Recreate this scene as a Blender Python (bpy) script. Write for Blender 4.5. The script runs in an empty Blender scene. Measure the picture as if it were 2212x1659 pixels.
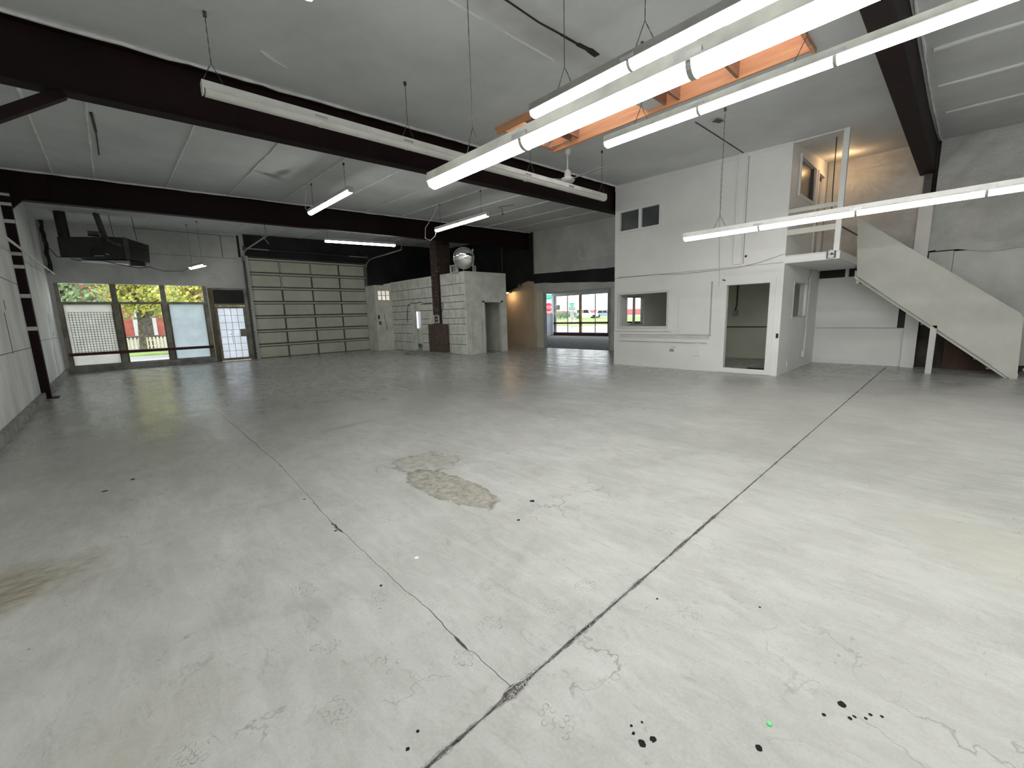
import bpy, bmesh, math, random
from mathutils import Vector, Matrix, noise
import numpy as np
random.seed(7); np.random.seed(7)
sc = bpy.context.scene
COL = sc.collection
# ------------------------------------------------------------------ camera, world, exposure
CAM_H = 1.5
F_PX, YAW, PITCH, ROLL = 903.18, 0.754689, 0.162443, -0.029543
cd = bpy.data.cameras.new('camera'); cam = bpy.data.objects.new('camera', cd); COL.objects.link(cam)
cd.sensor_fit = 'HORIZONTAL'; cd.sensor_width = 36.0; cd.lens = F_PX / 2212 * 36.0
cd.clip_start = 0.05; cd.clip_end = 500
fw = Vector((math.sin(YAW)*math.cos(PITCH), math.cos(YAW)*math.cos(PITCH), -math.sin(PITCH)))
rt = Vector((math.cos(YAW), -math.sin(YAW), 0)); up = rt.cross(fw)
c_, s_ = math.cos(ROLL), math.sin(ROLL)
rt2 = c_*rt + s_*up; up2 = -s_*rt + c_*up
cam.matrix_world = Matrix(((rt2.x, up2.x, -fw.x, 0), (rt2.y, up2.y, -fw.y, 0), (rt2.z, up2.z, -fw.z, CAM_H), (0, 0, 0, 1)))
sc.camera = cam
w = bpy.data.worlds.new('sky'); sc.world = w; w.use_nodes = True
bg = w.node_tree.nodes['Background']
bg.inputs['Color'].default_value = (0.90, 0.95, 1.0, 1); bg.inputs['Strength'].default_value = 3.4   # overcast day
sc.view_settings.view_transform = 'Standard'; sc.view_settings.look = 'None'
sc.view_settings.exposure = 0.0; sc.view_settings.gamma = 1.0; sc.view_settings.use_curve_mapping = False
try:
    sc.cycles.use_denoising = True; sc.cycles.denoiser = 'OPENIMAGEDENOISE'
    sc.cycles.max_bounces = 10; sc.cycles.diffuse_bounces = 6; sc.cycles.glossy_bounces = 4
    sc.cycles.transparent_max_bounces = 32; sc.cycles.sample_clamp_indirect = 6.0
except Exception: pass
LAMP = 26.5      # radiance of the lit tube lenses
# ------------------------------------------------------------------ mesh helpers
WL = {}          # world location of every built object's origin
class MB:
    def __init__(s): s.v = []; s.f = []
    def add(s, vs, fs):
        n = len(s.v); s.v += [tuple(p) for p in vs]; s.f += [tuple(i+n for i in f) for f in fs]; return s
    def box(s, x0, x1, y0, y1, z0, z1):
        return s.add([(x0,y0,z0),(x1,y0,z0),(x1,y1,z0),(x0,y1,z0),(x0,y0,z1),(x1,y0,z1),(x1,y1,z1),(x0,y1,z1)],
                     [(3,2,1,0),(4,5,6,7),(0,1,5,4),(1,2,6,5),(2,3,7,6),(3,0,4,7)])
    def bar(s, a, b, w_, h_, upv=(0,0,1)):      # rectangular bar from a to b
        a = Vector(a); b = Vector(b); d = (b-a).normalized(); u = Vector(upv)
        if abs(d.dot(u)) > .98: u = Vector((1,0,0))
        r = d.cross(u).normalized(); u = r.cross(d)
        vs = [p + r*i*w_/2 + u*j*h_/2 for p in (a,b) for i,j in ((-1,-1),(1,-1),(1,1),(-1,1))]
        return s.add(vs, [(3,2,1,0),(4,5,6,7),(0,1,5,4),(1,2,6,5),(2,3,7,6),(3,0,4,7)])
    def tube(s, pts, r, n=8, cap=True):
        pts = [Vector(p) for p in pts]; rs = r if isinstance(r,(list,tuple)) else [r]*len(pts)
        base = len(s.v); prev = None
        for i,p in enumerate(pts):
            d = (pts[min(i+1,len(pts)-1)] - pts[max(i-1,0)]).normalized()
            if prev is None:
                u = Vector((0,0,1)) if abs(d.z) < .9 else Vector((1,0,0)); prev = d.cross(u).normalized()
            a = (prev - d*prev.dot(d)).normalized(); prev = a; b = d.cross(a)
            for k in range(n):
                t = 2*math.pi*k/n; s.v.append(tuple(p + (a*math.cos(t)+b*math.sin(t))*rs[i]))
        for i in range(len(pts)-1):
            for k in range(n):
                q = base+i*n; s.f.append((q+k, q+(k+1)%n, q+n+(k+1)%n, q+n+k))
        if cap:
            s.f.append(tuple(base+k for k in range(n))[::-1]); q = base+(len(pts)-1)*n; s.f.append(tuple(q+k for k in range(n)))
        return s
    def lathe(s, c, prof, n=20, axis=(0,0,1)):  # prof: (radius, height)
        ax = Vector(axis).normalized(); u = Vector((0,0,1)) if abs(ax.z) < .9 else Vector((1,0,0))
        a = ax.cross(u).normalized(); b = ax.cross(a); c = Vector(c); base = len(s.v)
        for r,h in prof:
            for k in range(n):
                t = 2*math.pi*k/n; s.v.append(tuple(c + ax*h + (a*math.cos(t)+b*math.sin(t))*max(r,1e-4)))
        for i in range(len(prof)-1):
            for k in range(n):
                q = base+i*n; s.f.append((q+k, q+(k+1)%n, q+n+(k+1)%n, q+n+k))
        s.f.append(tuple(base+k for k in range(n))[::-1]); q = base+(len(prof)-1)*n; s.f.append(tuple(q+k for k in range(n)))
        return s
    def prism(s, poly, axis, a, b):             # 2-d outline extruded along an axis
        n = len(poly); P = {'x': lambda p,t:(t,p[0],p[1]), 'y': lambda p,t:(p[0],t,p[1]), 'z': lambda p,t:(p[0],p[1],t)}[axis]
        return s.add([P(p,a) for p in poly]+[P(p,b) for p in poly],
                     [tuple(range(n))[::-1], tuple(range(n,2*n))]+[(i,(i+1)%n,n+(i+1)%n,n+i) for i in range(n)])
    def sweep(s, sec, a, b):                    # section (u,z) swept along a straight horizontal line
        a = Vector(a); b = Vector(b); d = (b-a).normalized(); r = Vector((d.y,-d.x,0)).normalized(); n = len(sec)
        vs = [p + r*u + Vector((0,0,z)) for p in (a,b) for u,z in sec]
        return s.add(vs, [tuple(range(n))[::-1], tuple(range(n,2*n))]+[(i,(i+1)%n,n+(i+1)%n,n+i) for i in range(n)])
    def build(s, name, mat, parent=None, smooth=False, origin=None, fix=True):
        V = np.array(s.v, dtype=float)
        if parent is not None: o3 = WL[parent.name]
        elif origin is not None: o3 = Vector(origin)
        else: o3 = Vector(((V[:,0].min()+V[:,0].max())/2, (V[:,1].min()+V[:,1].max())/2, V[:,2].min()))
        me = bpy.data.meshes.new(name); me.from_pydata((V-np.array(o3)).tolist(), [], s.f); me.update()
        if fix:
            bm = bmesh.new(); bm.from_mesh(me); bmesh.ops.recalc_face_normals(bm, faces=bm.faces); bm.to_mesh(me); bm.free()
        if smooth:
            for p in me.polygons: p.use_smooth = True
            try: me.set_sharp_from_angle(angle=math.radians(40))
            except Exception: pass
        me.materials.append(mat)
        o = bpy.data.objects.new(name, me); COL.objects.link(o)
        if parent is not None: o.parent = parent
        else: o.location = o3
        WL[o.name] = o3
        return o
def box(*a): return MB().box(*a)
def thing(name, label, cat, loc, group=None):
    o = bpy.data.objects.new(name, None); o.empty_display_size = .2; COL.objects.link(o)
    o.location = loc; WL[o.name] = Vector(loc); return tag(o, label, cat, group)
def tag(o, label=None, cat=None, group=None, kind=None):
    if label: o['label'] = label
    if cat: o['category'] = cat
    if group: o['group'] = group
    if kind: o['kind'] = kind
    return o
def struct(name, mb, mat, label=None, parent=None, **k):
    o = mb.build(name, mat, parent, **k)
    if parent is None: tag(o, label, None, None, 'structure')
    return o
def sgroup(name, label, loc, cat=None):
    o = thing(name, label, cat, loc); o['kind'] = 'structure'; return o
def share(src, name, parent, delta):            # a copy of a part, sharing its mesh
    o = src.copy(); o.name = name; COL.objects.link(o); o.parent = parent; o.location = Vector(src.location)+Vector(delta)
    WL[o.name] = WL[parent.name]; return o
def grid_wall(axis, c0, c1, us, vs, holes, topf=None):
    """slab with rectangular holes; axis is its normal, u the horizontal, v the vertical coordinate"""
    U = sorted(set([us[0],us[1]]+[t for h in holes for t in h[:2] if us[0] < t < us[1]]))
    V = sorted(set([vs[0],vs[1]]+[t for h in holes for t in h[2:] if vs[0] < t < vs[1]]))
    solid = lambda i,j: 0 <= i < len(U)-1 and 0 <= j < len(V)-1 and not any(
        h[0]-1e-6 <= (U[i]+U[i+1])/2 <= h[1]+1e-6 and h[2]-1e-6 <= (V[j]+V[j+1])/2 <= h[3]+1e-6 for h in holes)
    P = (lambda u,v,c:(c,u,v)) if axis == 'x' else ((lambda u,v,c:(u,c,v)) if axis == 'y' else (lambda u,v,c:(u,v,c)))
    m = MB()
    def q(*ps): m.add(ps, [(0,1,2,3)])
    for i in range(len(U)-1):
        for j in range(len(V)-1):
            if not solid(i,j): continue
            a,b,c,d = U[i],U[i+1],V[j],V[j+1]
            for cc in (c0,c1): q(P(a,c,cc),P(b,c,cc),P(b,d,cc),P(a,d,cc))
            if not solid(i-1,j): q(P(a,c,c0),P(a,d,c0),P(a,d,c1),P(a,c,c1))
            if not solid(i+1,j): q(P(b,c,c0),P(b,d,c0),P(b,d,c1),P(b,c,c1))
            if not solid(i,j-1): q(P(a,c,c0),P(b,c,c0),P(b,c,c1),P(a,c,c1))
            if not solid(i,j+1): q(P(a,d,c0),P(b,d,c0),P(b,d,c1),P(a,d,c1))
    bm = bmesh.new(); vm = [bm.verts.new(p) for p in m.v]
    for f in m.f: bm.faces.new([vm[i] for i in f])
    bmesh.ops.remove_doubles(bm, verts=bm.verts, dist=1e-5)
    bm.verts.index_update(); out = MB(); out.v = [tuple(v.co) for v in bm.verts]; out.f = [tuple(v.index for v in f.verts) for f in bm.faces]; bm.free()
    return out
# ------------------------------------------------------------------ materials
def mat(name, col, rough=.7, var=.06, scale=1.5, bump=0., bscale=25., metal=0., detail=6., col2=None, lo=.35, hi=.65, stretch=None, spec=.5):
    m = bpy.data.materials.new(name); m.use_nodes = True; nt = m.node_tree; N = nt.nodes; L = nt.links; b = N['Principled BSDF']
    b.inputs['Roughness'].default_value = rough; b.inputs['Metallic'].default_value = metal
    b.inputs['Specular IOR Level'].default_value = spec
    g = N.new('ShaderNodeNewGeometry'); mp = N.new('ShaderNodeMapping'); L.new(g.outputs['Position'], mp.inputs['Vector'])
    if stretch: mp.inputs['Scale'].default_value = stretch
    n = N.new('ShaderNodeTexNoise'); n.inputs['Scale'].default_value = scale; n.inputs['Detail'].default_value = detail; n.inputs['Roughness'].default_value = .62
    L.new(mp.outputs[0], n.inputs['Vector'])
    r = N.new('ShaderNodeValToRGB'); r.color_ramp.elements[0].position = lo; r.color_ramp.elements[1].position = hi
    c2 = col2 if col2 else tuple(c*(1-var*2) for c in col); c1 = col if col2 else tuple(min(1,c*(1+var)) for c in col)
    r.color_ramp.elements[0].color = (*c2,1); r.color_ramp.elements[1].color = (*c1,1)
    L.new(n.outputs['Fac'], r.inputs['Fac']); L.new(r.outputs['Color'], b.inputs['Base Color'])
    if bump:
        n2 = N.new('ShaderNodeTexNoise'); n2.inputs['Scale'].default_value = bscale; n2.inputs['Detail'].default_value = 5; L.new(mp.outputs[0], n2.inputs['Vector'])
        bp = N.new('ShaderNodeBump'); bp.inputs['Strength'].default_value = bump; bp.inputs['Distance'].default_value = .02
        L.new(n2.outputs['Fac'], bp.inputs['Height']); L.new(bp.outputs['Normal'], b.inputs['Normal'])
    return m
def emis(name, col, strength):
    m = bpy.data.materials.new(name); m.use_nodes = True; b = m.node_tree.nodes['Principled BSDF']
    b.inputs['Base Color'].default_value = (.8,.8,.8,1); b.inputs['Emission Color'].default_value = (*col,1); b.inputs['Emission Strength'].default_value = strength
    return m
def glass(name, tint=(.985,.992,.988), refl=.10, rough=.0):
    m = bpy.data.materials.new(name); m.use_nodes = True; nt = m.node_tree; N = nt.nodes; L = nt.links; N.remove(N['Principled BSDF'])
    t = N.new('ShaderNodeBsdfTransparent'); t.inputs['Color'].default_value = (*tint,1)
    g = N.new('ShaderNodeBsdfGlossy'); g.inputs['Roughness'].default_value = rough
    lw = N.new('ShaderNodeLayerWeight'); lw.inputs['Blend'].default_value = .5
    pw = N.new('ShaderNodeMath'); pw.operation = 'POWER'; pw.inputs[1].default_value = 4.; L.new(lw.outputs['Facing'], pw.inputs[0])
    ma = N.new('ShaderNodeMath'); ma.operation = 'MULTIPLY_ADD'; ma.inputs[1].default_value = .14; ma.inputs[2].default_value = refl*.05; L.new(pw.outputs[0], ma.inputs[0])
    mx = N.new('ShaderNodeMixShader'); L.new(ma.outputs[0], mx.inputs[0]); L.new(t.outputs[0], mx.inputs[1]); L.new(g.outputs[0], mx.inputs[2])
    L.new(mx.outputs[0], N['Material Output'].inputs['Surface']); return m
def frosted(name, tint, clear=.18, scale=3.):
    m = bpy.data.materials.new(name); m.use_nodes = True; nt = m.node_tree; N = nt.nodes; L = nt.links; N.remove(N['Principled BSDF'])
    g = N.new('ShaderNodeNewGeometry'); n = N.new('ShaderNodeTexNoise'); n.inputs['Scale'].default_value = scale; n.inputs['Detail'].default_value = 6; L.new(g.outputs['Position'], n.inputs['Vector'])
    r = N.new('ShaderNodeValToRGB'); r.color_ramp.elements[0].position = .3; r.color_ramp.elements[1].position = .7
    r.color_ramp.elements[0].color = (*[c*.86 for c in tint],1); r.color_ramp.elements[1].color = (*tint,1); L.new(n.outputs['Fac'], r.inputs['Fac'])
    tl = N.new('ShaderNodeBsdfTranslucent'); L.new(r.outputs['Color'], tl.inputs['Color'])
    t = N.new('ShaderNodeBsdfTransparent'); mx = N.new('ShaderNodeMixShader'); mx.inputs[0].default_value = clear
    L.new(tl.outputs[0], mx.inputs[1]); L.new(t.outputs[0], mx.inputs[2]); L.new(mx.outputs[0], N['Material Output'].inputs['Surface']); return m

def floor_material():
    m = bpy.data.materials.new('painted_concrete'); m.use_nodes = True; nt = m.node_tree; N = nt.nodes; L = nt.links; b = N['Principled BSDF']
    g = N.new('ShaderNodeNewGeometry')
    def ns(scale, detail=6, rough=.6, sc_=None, dist=0):
        n = N.new('ShaderNodeTexNoise'); n.inputs['Scale'].default_value = scale; n.inputs['Detail'].default_value = detail; n.inputs['Roughness'].default_value = rough; n.inputs['Distortion'].default_value = dist
        if sc_:
            mp = N.new('ShaderNodeMapping'); mp.inputs['Scale'].default_value = sc_; mp.inputs['Rotation'].default_value = (0,0,.5); L.new(g.outputs['Position'], mp.inputs['Vector']); L.new(mp.outputs[0], n.inputs['Vector'])
        else: L.new(g.outputs['Position'], n.inputs['Vector'])
        return n.outputs['Fac']
    def ramp(fac, a, b_, ca=(0,0,0), cb=(1,1,1)):
        r = N.new('ShaderNodeValToRGB'); r.color_ramp.elements[0].position = a; r.color_ramp.elements[1].position = b_
        r.color_ramp.elements[0].color = (*ca,1); r.color_ramp.elements[1].color = (*cb,1); L.new(fac, r.inputs['Fac']); return r.outputs['Color']
    def mix(fac, c1, c2, mode='MIX'):
        x = N.new('ShaderNodeMix'); x.data_type = 'RGBA'; x.blend_type = mode
        for sock, v in ((x.inputs['Factor'],fac),(x.inputs['A'],c1),(x.inputs['B'],c2)):
            if isinstance(v,(int,float)): sock.default_value = v
            elif isinstance(v,tuple): sock.default_value = (*v,1)
            else: L.new(v, sock)
        return x.outputs['Result']
    def mth(op, a, c):
        x = N.new('ShaderNodeMath'); x.operation = op
        for i,v in ((0,a),(1,c)):
            if isinstance(v,(int,float)): x.inputs[i].default_value = v
            else: L.new(v, x.inputs[i])
        return x.outputs[0]
    def blob(cx, cy, rx, ry, rot, soft=.5, nz=.9, nsc=4., rim=None):     # an irregular patch of the slab
        mp = N.new('ShaderNodeMapping'); mp.vector_type = 'TEXTURE'; mp.inputs['Location'].default_value = (cx,cy,0); mp.inputs['Rotation'].default_value = (0,0,rot); mp.inputs['Scale'].default_value = (rx,ry,1)
        L.new(g.outputs['Position'], mp.inputs['Vector']); ln = N.new('ShaderNodeVectorMath'); ln.operation = 'LENGTH'; L.new(mp.outputs[0], ln.inputs[0])
        d = mth('ADD', ln.outputs['Value'], mth('MULTIPLY', mth('SUBTRACT', ns(nsc,7,.7), .5), nz*2))
        if rim: return mth('MULTIPLY', ramp(d, rim-.10, rim, (0,0,0), (1,1,1)), ramp(d, rim, rim+.06, (1,1,1), (0,0,0)))
        return ramp(d, 1-soft, 1., (1,1,1), (0,0,0))
    col = mix(ramp(ns(.45,5),.3,.7), (.405,.408,.39), (.465,.468,.452))
    col = mix(ramp(ns(2.2,7,.65,(1,.4,1),.6),.45,.75), col, (.49,.495,.48))
    col = mix(mix(.42,(0,0,0),ramp(ns(1.1,8,.72,(.5,1.6,1),1.),.56,.8)), col, (.25,.252,.236))
    col = mix(mix(.6,(0,0,0),ramp(ns(9,8,.78,(1.3,.5,1),1.8),.57,.70)), col, (.23,.23,.215))
    col = mix(mth('MULTIPLY', ramp(ns(16,9,.8,(.5,1.8,1),2.5),.60,.66), ramp(ns(1.3,4),.45,.6)), col, (.19,.188,.17))
    col = mix(mth('MULTIPLY', ramp(ns(11,9,.82,None,3.),.62,.67), .7), col, (.60,.605,.59))
    col = mix(mix(.3,(0,0,0),ramp(ns(30,4,.6),.62,.75)), col, (.28,.28,.265))
    col = mix(ramp(ns(1.7,6,.62,None,.4),.38,.66,(.80,.80,.79),(1.05,1.05,1.05)), col, col, 'MULTIPLY') if False else mix(.55, col, mix(1., col, ramp(ns(1.7,7,.66,None,.5),.36,.66,(.74,.74,.72),(1.,1.,1.)), 'MULTIPLY'))
    col = mix(.5, col, mix(1., col, ramp(ns(5.5,8,.7,(1.6,.5,1),.8),.42,.60,(.78,.78,.76),(1.,1.,1.)), 'MULTIPLY'))
    col = mix(.6, col, mix(1., col, ramp(ns(70,3,.7),.35,.65,(.86,.86,.85),(1.,1.,1.)), 'MULTIPLY'))
    wv = N.new('ShaderNodeTexVoronoi'); wv.feature = 'DISTANCE_TO_EDGE'; wv.inputs['Scale'].default_value = 1.3
    dm = N.new('ShaderNodeVectorMath'); dm.operation = 'ADD'; nn = N.new('ShaderNodeTexNoise'); nn.inputs['Scale'].default_value = 2.; nn.inputs['Detail'].default_value = 8; L.new(g.outputs['Position'], nn.inputs['Vector'])
    L.new(g.outputs['Position'], dm.inputs[0]); L.new(nn.outputs['Color'], dm.inputs[1]); L.new(dm.outputs[0], wv.inputs['Vector'])
    hair = mth('MULTIPLY', ramp(wv.outputs['Distance'],.002,.007,(1,1,1),(0,0,0)), ramp(ns(.8),.53,.6))
    col = mix(mth('MULTIPLY',hair,.75), col, (.16,.155,.14))
    vo = N.new('ShaderNodeTexVoronoi'); vo.inputs['Scale'].default_value = 3.2; L.new(g.outputs['Position'], vo.inputs['Vector'])
    col = mix(mth('MULTIPLY', ramp(vo.outputs['Distance'],.012,.03,(1,1,1),(0,0,0)), ramp(ns(1.7),.5,.56)), col, (.09,.09,.085))
    # worn-through patch, rusty and greenish stains, broad darker areas
    p1 = blob(2.0,3.0,.22,.62,.05,.12,.35,7.); p2 = blob(2.2,3.75,.32,.45,.9,.35,.9,6.)
    worn = mix(ramp(ns(14,8,.7),.4,.62), (.20,.19,.155), (.36,.345,.30))
    col = mix(mth('MULTIPLY',p1,.9), col, worn); col = mix(mth('MULTIPLY',p2,.55), col, worn)
    for rm in (blob(2.0,3.0,.22,.62,.05,.12,.35,7.,.94), blob(2.2,3.7,.33,.42,.9,.3,.8,6.,.8), blob(2.0,3.05,.22,.6,.05,.12,.9,9.,.55)):
        col = mix(mth('MULTIPLY', rm, ramp(ns(9,5,.7),.42,.56,(0,0,0),(.8,.8,.8))), col, (.10,.095,.08))
    st5 = blob(6.5,1.2,5.0,2.6,.25,.9,.5,1.2); col = mix(mth('MULTIPLY',st5,.62), col, (.235,.235,.205))  # broad greenish dirt; its darkness also tones down the lit right floor
    st6 = blob(1.9,-.1,1.6,.7,.2,.9,.6,2.); col = mix(mth('MULTIPLY',st6,.3), col, (.28,.28,.25))
    st = blob(-.72,3.65,.55,.45,.3,.6,.8,3.); col = mix(mth('MULTIPLY',st,.8), col, mix(ramp(ns(7,8,.7,(1,3,1)),.35,.6),(.10,.072,.04),(.30,.28,.21)))
    st2 = blob(-.3,1.8,.6,.35,.6,.8,.8,2.); col = mix(mth('MULTIPLY',st2,.35), col, (.26,.25,.19))
    st3 = blob(3.6,-.4,.9,.5,.7,.8,.8,2.); col = mix(mth('MULTIPLY',st3,.4), col, (.33,.33,.26))
    st4 = blob(2.3,5.9,.5,.12,.1,.7,.8,4.); col = mix(mth('MULTIPLY',st4,.5), col, (.17,.17,.155))
    L.new(col, b.inputs['Base Color'])
    rg = N.new('ShaderNodeMapRange'); rg.inputs['From Min'].default_value = .3; rg.inputs['From Max'].default_value = .7; rg.inputs['To Min'].default_value = .17; rg.inputs['To Max'].default_value = .38
    L.new(ns(2.2,8,.75,(1,.45,1),1.), rg.inputs['Value'])
    ds = N.new('ShaderNodeVectorMath'); ds.operation = 'DISTANCE'; ds.inputs[1].default_value = (2.2,-1.0,0); L.new(g.outputs['Position'], ds.inputs[0])
    wn_ = N.new('ShaderNodeMapRange'); wn_.interpolation_type = 'SMOOTHSTEP'; wn_.inputs['From Min'].default_value = 2.5; wn_.inputs['From Max'].default_value = 11.; wn_.inputs['To Min'].default_value = .40; wn_.inputs['To Max'].default_value = 0.
    L.new(mth('ADD', ds.outputs['Value'], mth('MULTIPLY', ns(.5,2), .8)), wn_.inputs['Value'])
    L.new(mth('ADD', rg.outputs[0], wn_.outputs[0]), b.inputs['Roughness']); b.inputs['Specular IOR Level'].default_value = .42
    bp = N.new('ShaderNodeBump'); bp.inputs['Strength'].default_value = .3; bp.inputs['Distance'].default_value = .012
    hgt = mth('SUBTRACT', ns(6,8,.6), mth('MULTIPLY', p1, mth('ADD', ns(16,6,.7), .6))); L.new(hgt, bp.inputs['Height']); L.new(bp.outputs[0], b.inputs['Normal'])
    return m

def stain(m, c, r, rot, colr, soft=.7, nz=1.2, nsc=3., amt=.8):     # a blotch with a shape of its own
    nt = m.node_tree; N = nt.nodes; L = nt.links; b = N['Principled BSDF']; src = b.inputs['Base Color'].links[0].from_socket
    g = N.new('ShaderNodeNewGeometry'); mp = N.new('ShaderNodeMapping'); mp.vector_type = 'TEXTURE'; mp.inputs['Location'].default_value = (*c,0); mp.inputs['Rotation'].default_value = (0,0,rot); mp.inputs['Scale'].default_value = (*r,1e3)
    L.new(g.outputs['Position'], mp.inputs['Vector']); ln = N.new('ShaderNodeVectorMath'); ln.operation = 'LENGTH'; L.new(mp.outputs[0], ln.inputs[0])
    n = N.new('ShaderNodeTexNoise'); n.inputs['Scale'].default_value = nsc; n.inputs['Detail'].default_value = 5; L.new(g.outputs['Position'], n.inputs['Vector'])
    ma = N.new('ShaderNodeMath'); ma.operation = 'MULTIPLY_ADD'; ma.inputs[1].default_value = nz; L.new(n.outputs['Fac'], ma.inputs[0]); ad = N.new('ShaderNodeMath'); ad.operation = 'SUBTRACT'; ad.inputs[1].default_value = nz/2; L.new(ln.outputs['Value'], ma.inputs[2]); L.new(ma.outputs[0], ad.inputs[0])
    rp = N.new('ShaderNodeValToRGB'); rp.color_ramp.elements[0].position = 1-soft; rp.color_ramp.elements[0].color = (amt,amt,amt,1); rp.color_ramp.elements[1].position = 1.; rp.color_ramp.elements[1].color = (0,0,0,1); L.new(ad.outputs[0], rp.inputs['Fac'])
    x = N.new('ShaderNodeMix'); x.data_type = 'RGBA'; L.new(rp.outputs['Color'], x.inputs['Factor']); L.new(src, x.inputs['A']); x.inputs['B'].default_value = (*colr,1); L.new(x.outputs['Result'], b.inputs['Base Color'])
W_OFFICE = mat('office_white_paint', (.78,.78,.77), .6, .03, .8, .05, 60)
W_WALL   = mat('dull_white_paint', (.60,.605,.585), .7, .09, .9, .12, 14)
W_LEFT   = mat('scuffed_white_board', (.80,.805,.785), .6, .12, 1.4, .15, 9, stretch=(1,1,.35))
W_TRIM   = mat('trim_white', (.62,.62,.60), .5, .04, 3.)
W_STAIR  = mat('stair_panel_white', (.62,.62,.575), .65, .03, 2., .25, 140)
W_BATH   = mat('cream_painted_board', (.80,.80,.735), .65, .08, 2.5, .2, 30)
W_METAL  = mat('white_enamel', (.68,.68,.66), .4, .06, 4.)
G_HOUSING= mat('aged_grey_enamel', (.40,.405,.365), .5, .14, 3., .05, 30)
CEIL     = mat('grey_vinyl_insulation', (.63,.645,.655), .7, .06, .7, .45, 2.6)
stain(CEIL,(3.05,11.15),(.50,.16),.5,(.16,.16,.155)); stain(CEIL,(3.25,10.75),(.16,.55),.15,(.20,.20,.195)); stain(CEIL,(4.2,3.6),(1.6,.35),.0,(.40,.40,.40),.9)
CEIL_LT  = mat('pale_insulation_edge', (.78,.79,.77), .7, .1, 4., .3, 20)
SHEET    = mat('wrinkled_insulation_sheet', (.50,.505,.49), .45, .10, 1.2, .6, 22)
DARKINS  = mat('black_insulation_backing', (.014,.015,.018), .75, .3, 1.5, .4, 8)
BEAM     = mat('dark_maroon_steel', (.0125,.0030,.0036), .65, .25, 1.2, .05, 10, spec=.22)
BROWN    = mat('dark_brown_rough_wall', (.060,.052,.042), .9, .3, 2., .6, 7)
PLYBROWN = mat('brown_plywood', (.075,.042,.024), .7, .2, 2., .1, 12, stretch=(1,1,.2))
BLACK    = mat('matt_black', (.012,.012,.013), .6, .2, 3.)
BLACKST  = mat('black_sheet_metal', (.018,.018,.017), .45, .3, 3.)
DARKGREY = mat('dark_grey', (.08,.08,.08), .6, .1, 3.)
CABLE    = mat('cable_rubber', (.03,.03,.03), .6, .1, 3.)
CHAIN    = mat('dull_chain_steel', (.10,.10,.10), .5, .2, 9., metal=.4)
GALV     = mat('galvanised_steel', (.42,.43,.43), .42, .12, 6., metal=.6)
ROLLER   = mat('garage_door_panel', (.64,.645,.55), .6, .05, 1.5, .2, 80)
ROLLDK   = mat('garage_door_strut', (.11,.115,.105), .55, .15, 4.)
BRICK    = mat('dark_red_brick', (.085,.045,.032), .85, .3, 7., .5, 30, col2=(.060,.040,.034))
BRICKT   = mat('dusty_tan_brick', (.165,.115,.085), .85, .3, 7., .5, 30, col2=(.095,.072,.058))
MORTAR   = mat('dark_mortar', (.11,.10,.09), .95, .2, 9.)
CONC     = mat('grey_concrete', (.30,.30,.285), .85, .2, 4., .4, 20)
GRIME    = mat('joint_grime', (.24,.235,.215), .95, .4, 45., .9, 60, col2=(.035,.032,.028))
DEBRIS   = mat('crumbled_concrete', (.42,.42,.40), .9, .35, 40.)
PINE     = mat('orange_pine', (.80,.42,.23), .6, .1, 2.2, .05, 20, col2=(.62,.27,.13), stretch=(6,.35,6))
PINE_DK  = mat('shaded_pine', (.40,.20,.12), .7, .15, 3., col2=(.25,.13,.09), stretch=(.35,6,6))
BEIGE    = mat('beige_wallboard', (.50,.44,.35), .7, .06, 1.2, .05, 20)
OLIVE    = mat('office_inner_cream', (.68,.68,.58), .7, .05, 1., .05, 30)
FRAMEGR  = mat('weathered_frame_paint', (.30,.29,.25), .7, .2, 3.)
FRAMETN  = mat('brown_stained_frame', (.17,.135,.085), .7, .25, 3., stretch=(3,3,.5))
REDRAIL  = mat('dark_red_rail', (.065,.010,.012), .5, .15, 4.)
CARPET   = mat('grey_carpet', (.25,.245,.25), .95, .12, 2.5, .4, 160)
SHOWBLUE = mat('pale_blue_wall', (.50,.56,.63), .6, .04, 1.)
GLASS    = glass('window_glass'); GLASSDK = glass('tinted_glass', (.55,.60,.57)); GLASSUP = mat('reflection_grey_glass', (.075,.082,.085), .25, .12, 1.2)  # upper panes: opaque grey stands in for slight reflections on dark glass
FROSTA   = frosted('frosted_warm_white', (.56,.56,.52), .06); FROSTB = frosted('frosted_blue_white', (.46,.52,.54), .22); FROSTC = frosted('frosted_cool_white', (.66,.68,.71), .06)
FROSTY   = frosted('cream_pane', (.95,.80,.56), .35); SKYPANE = frosted('skylight_sheet', (.98,.98,.96), .02)
LENS     = emis('lit_tube_lens', (1.0,1.0,.965), LAMP); LENSFAR = emis('far_lit_tube_lens', (1.0,1.0,.94), LAMP*1.2)
LENSOFF  = mat('unlit_tube_lens', (.62,.62,.59), .35, .06, 3.)
WARM     = emis('warm_bulb', (1.0,.60,.28), 170.)
RING     = mat('grey_coupling', (.33,.34,.31), .5, .1, 5.)
MIRROR   = mat('mirror_chrome', (.80,.80,.78), .06, .01, 2., metal=1.)
GRASS    = mat('lawn_grass', (.30,.42,.13), .9, .2, .5, .5, 30); ASPHALT = mat('road_asphalt', (.36,.36,.36), .9, .1, .3)
WALK     = mat('pale_sidewalk', (.55,.54,.52), .85, .08, .6)
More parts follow.
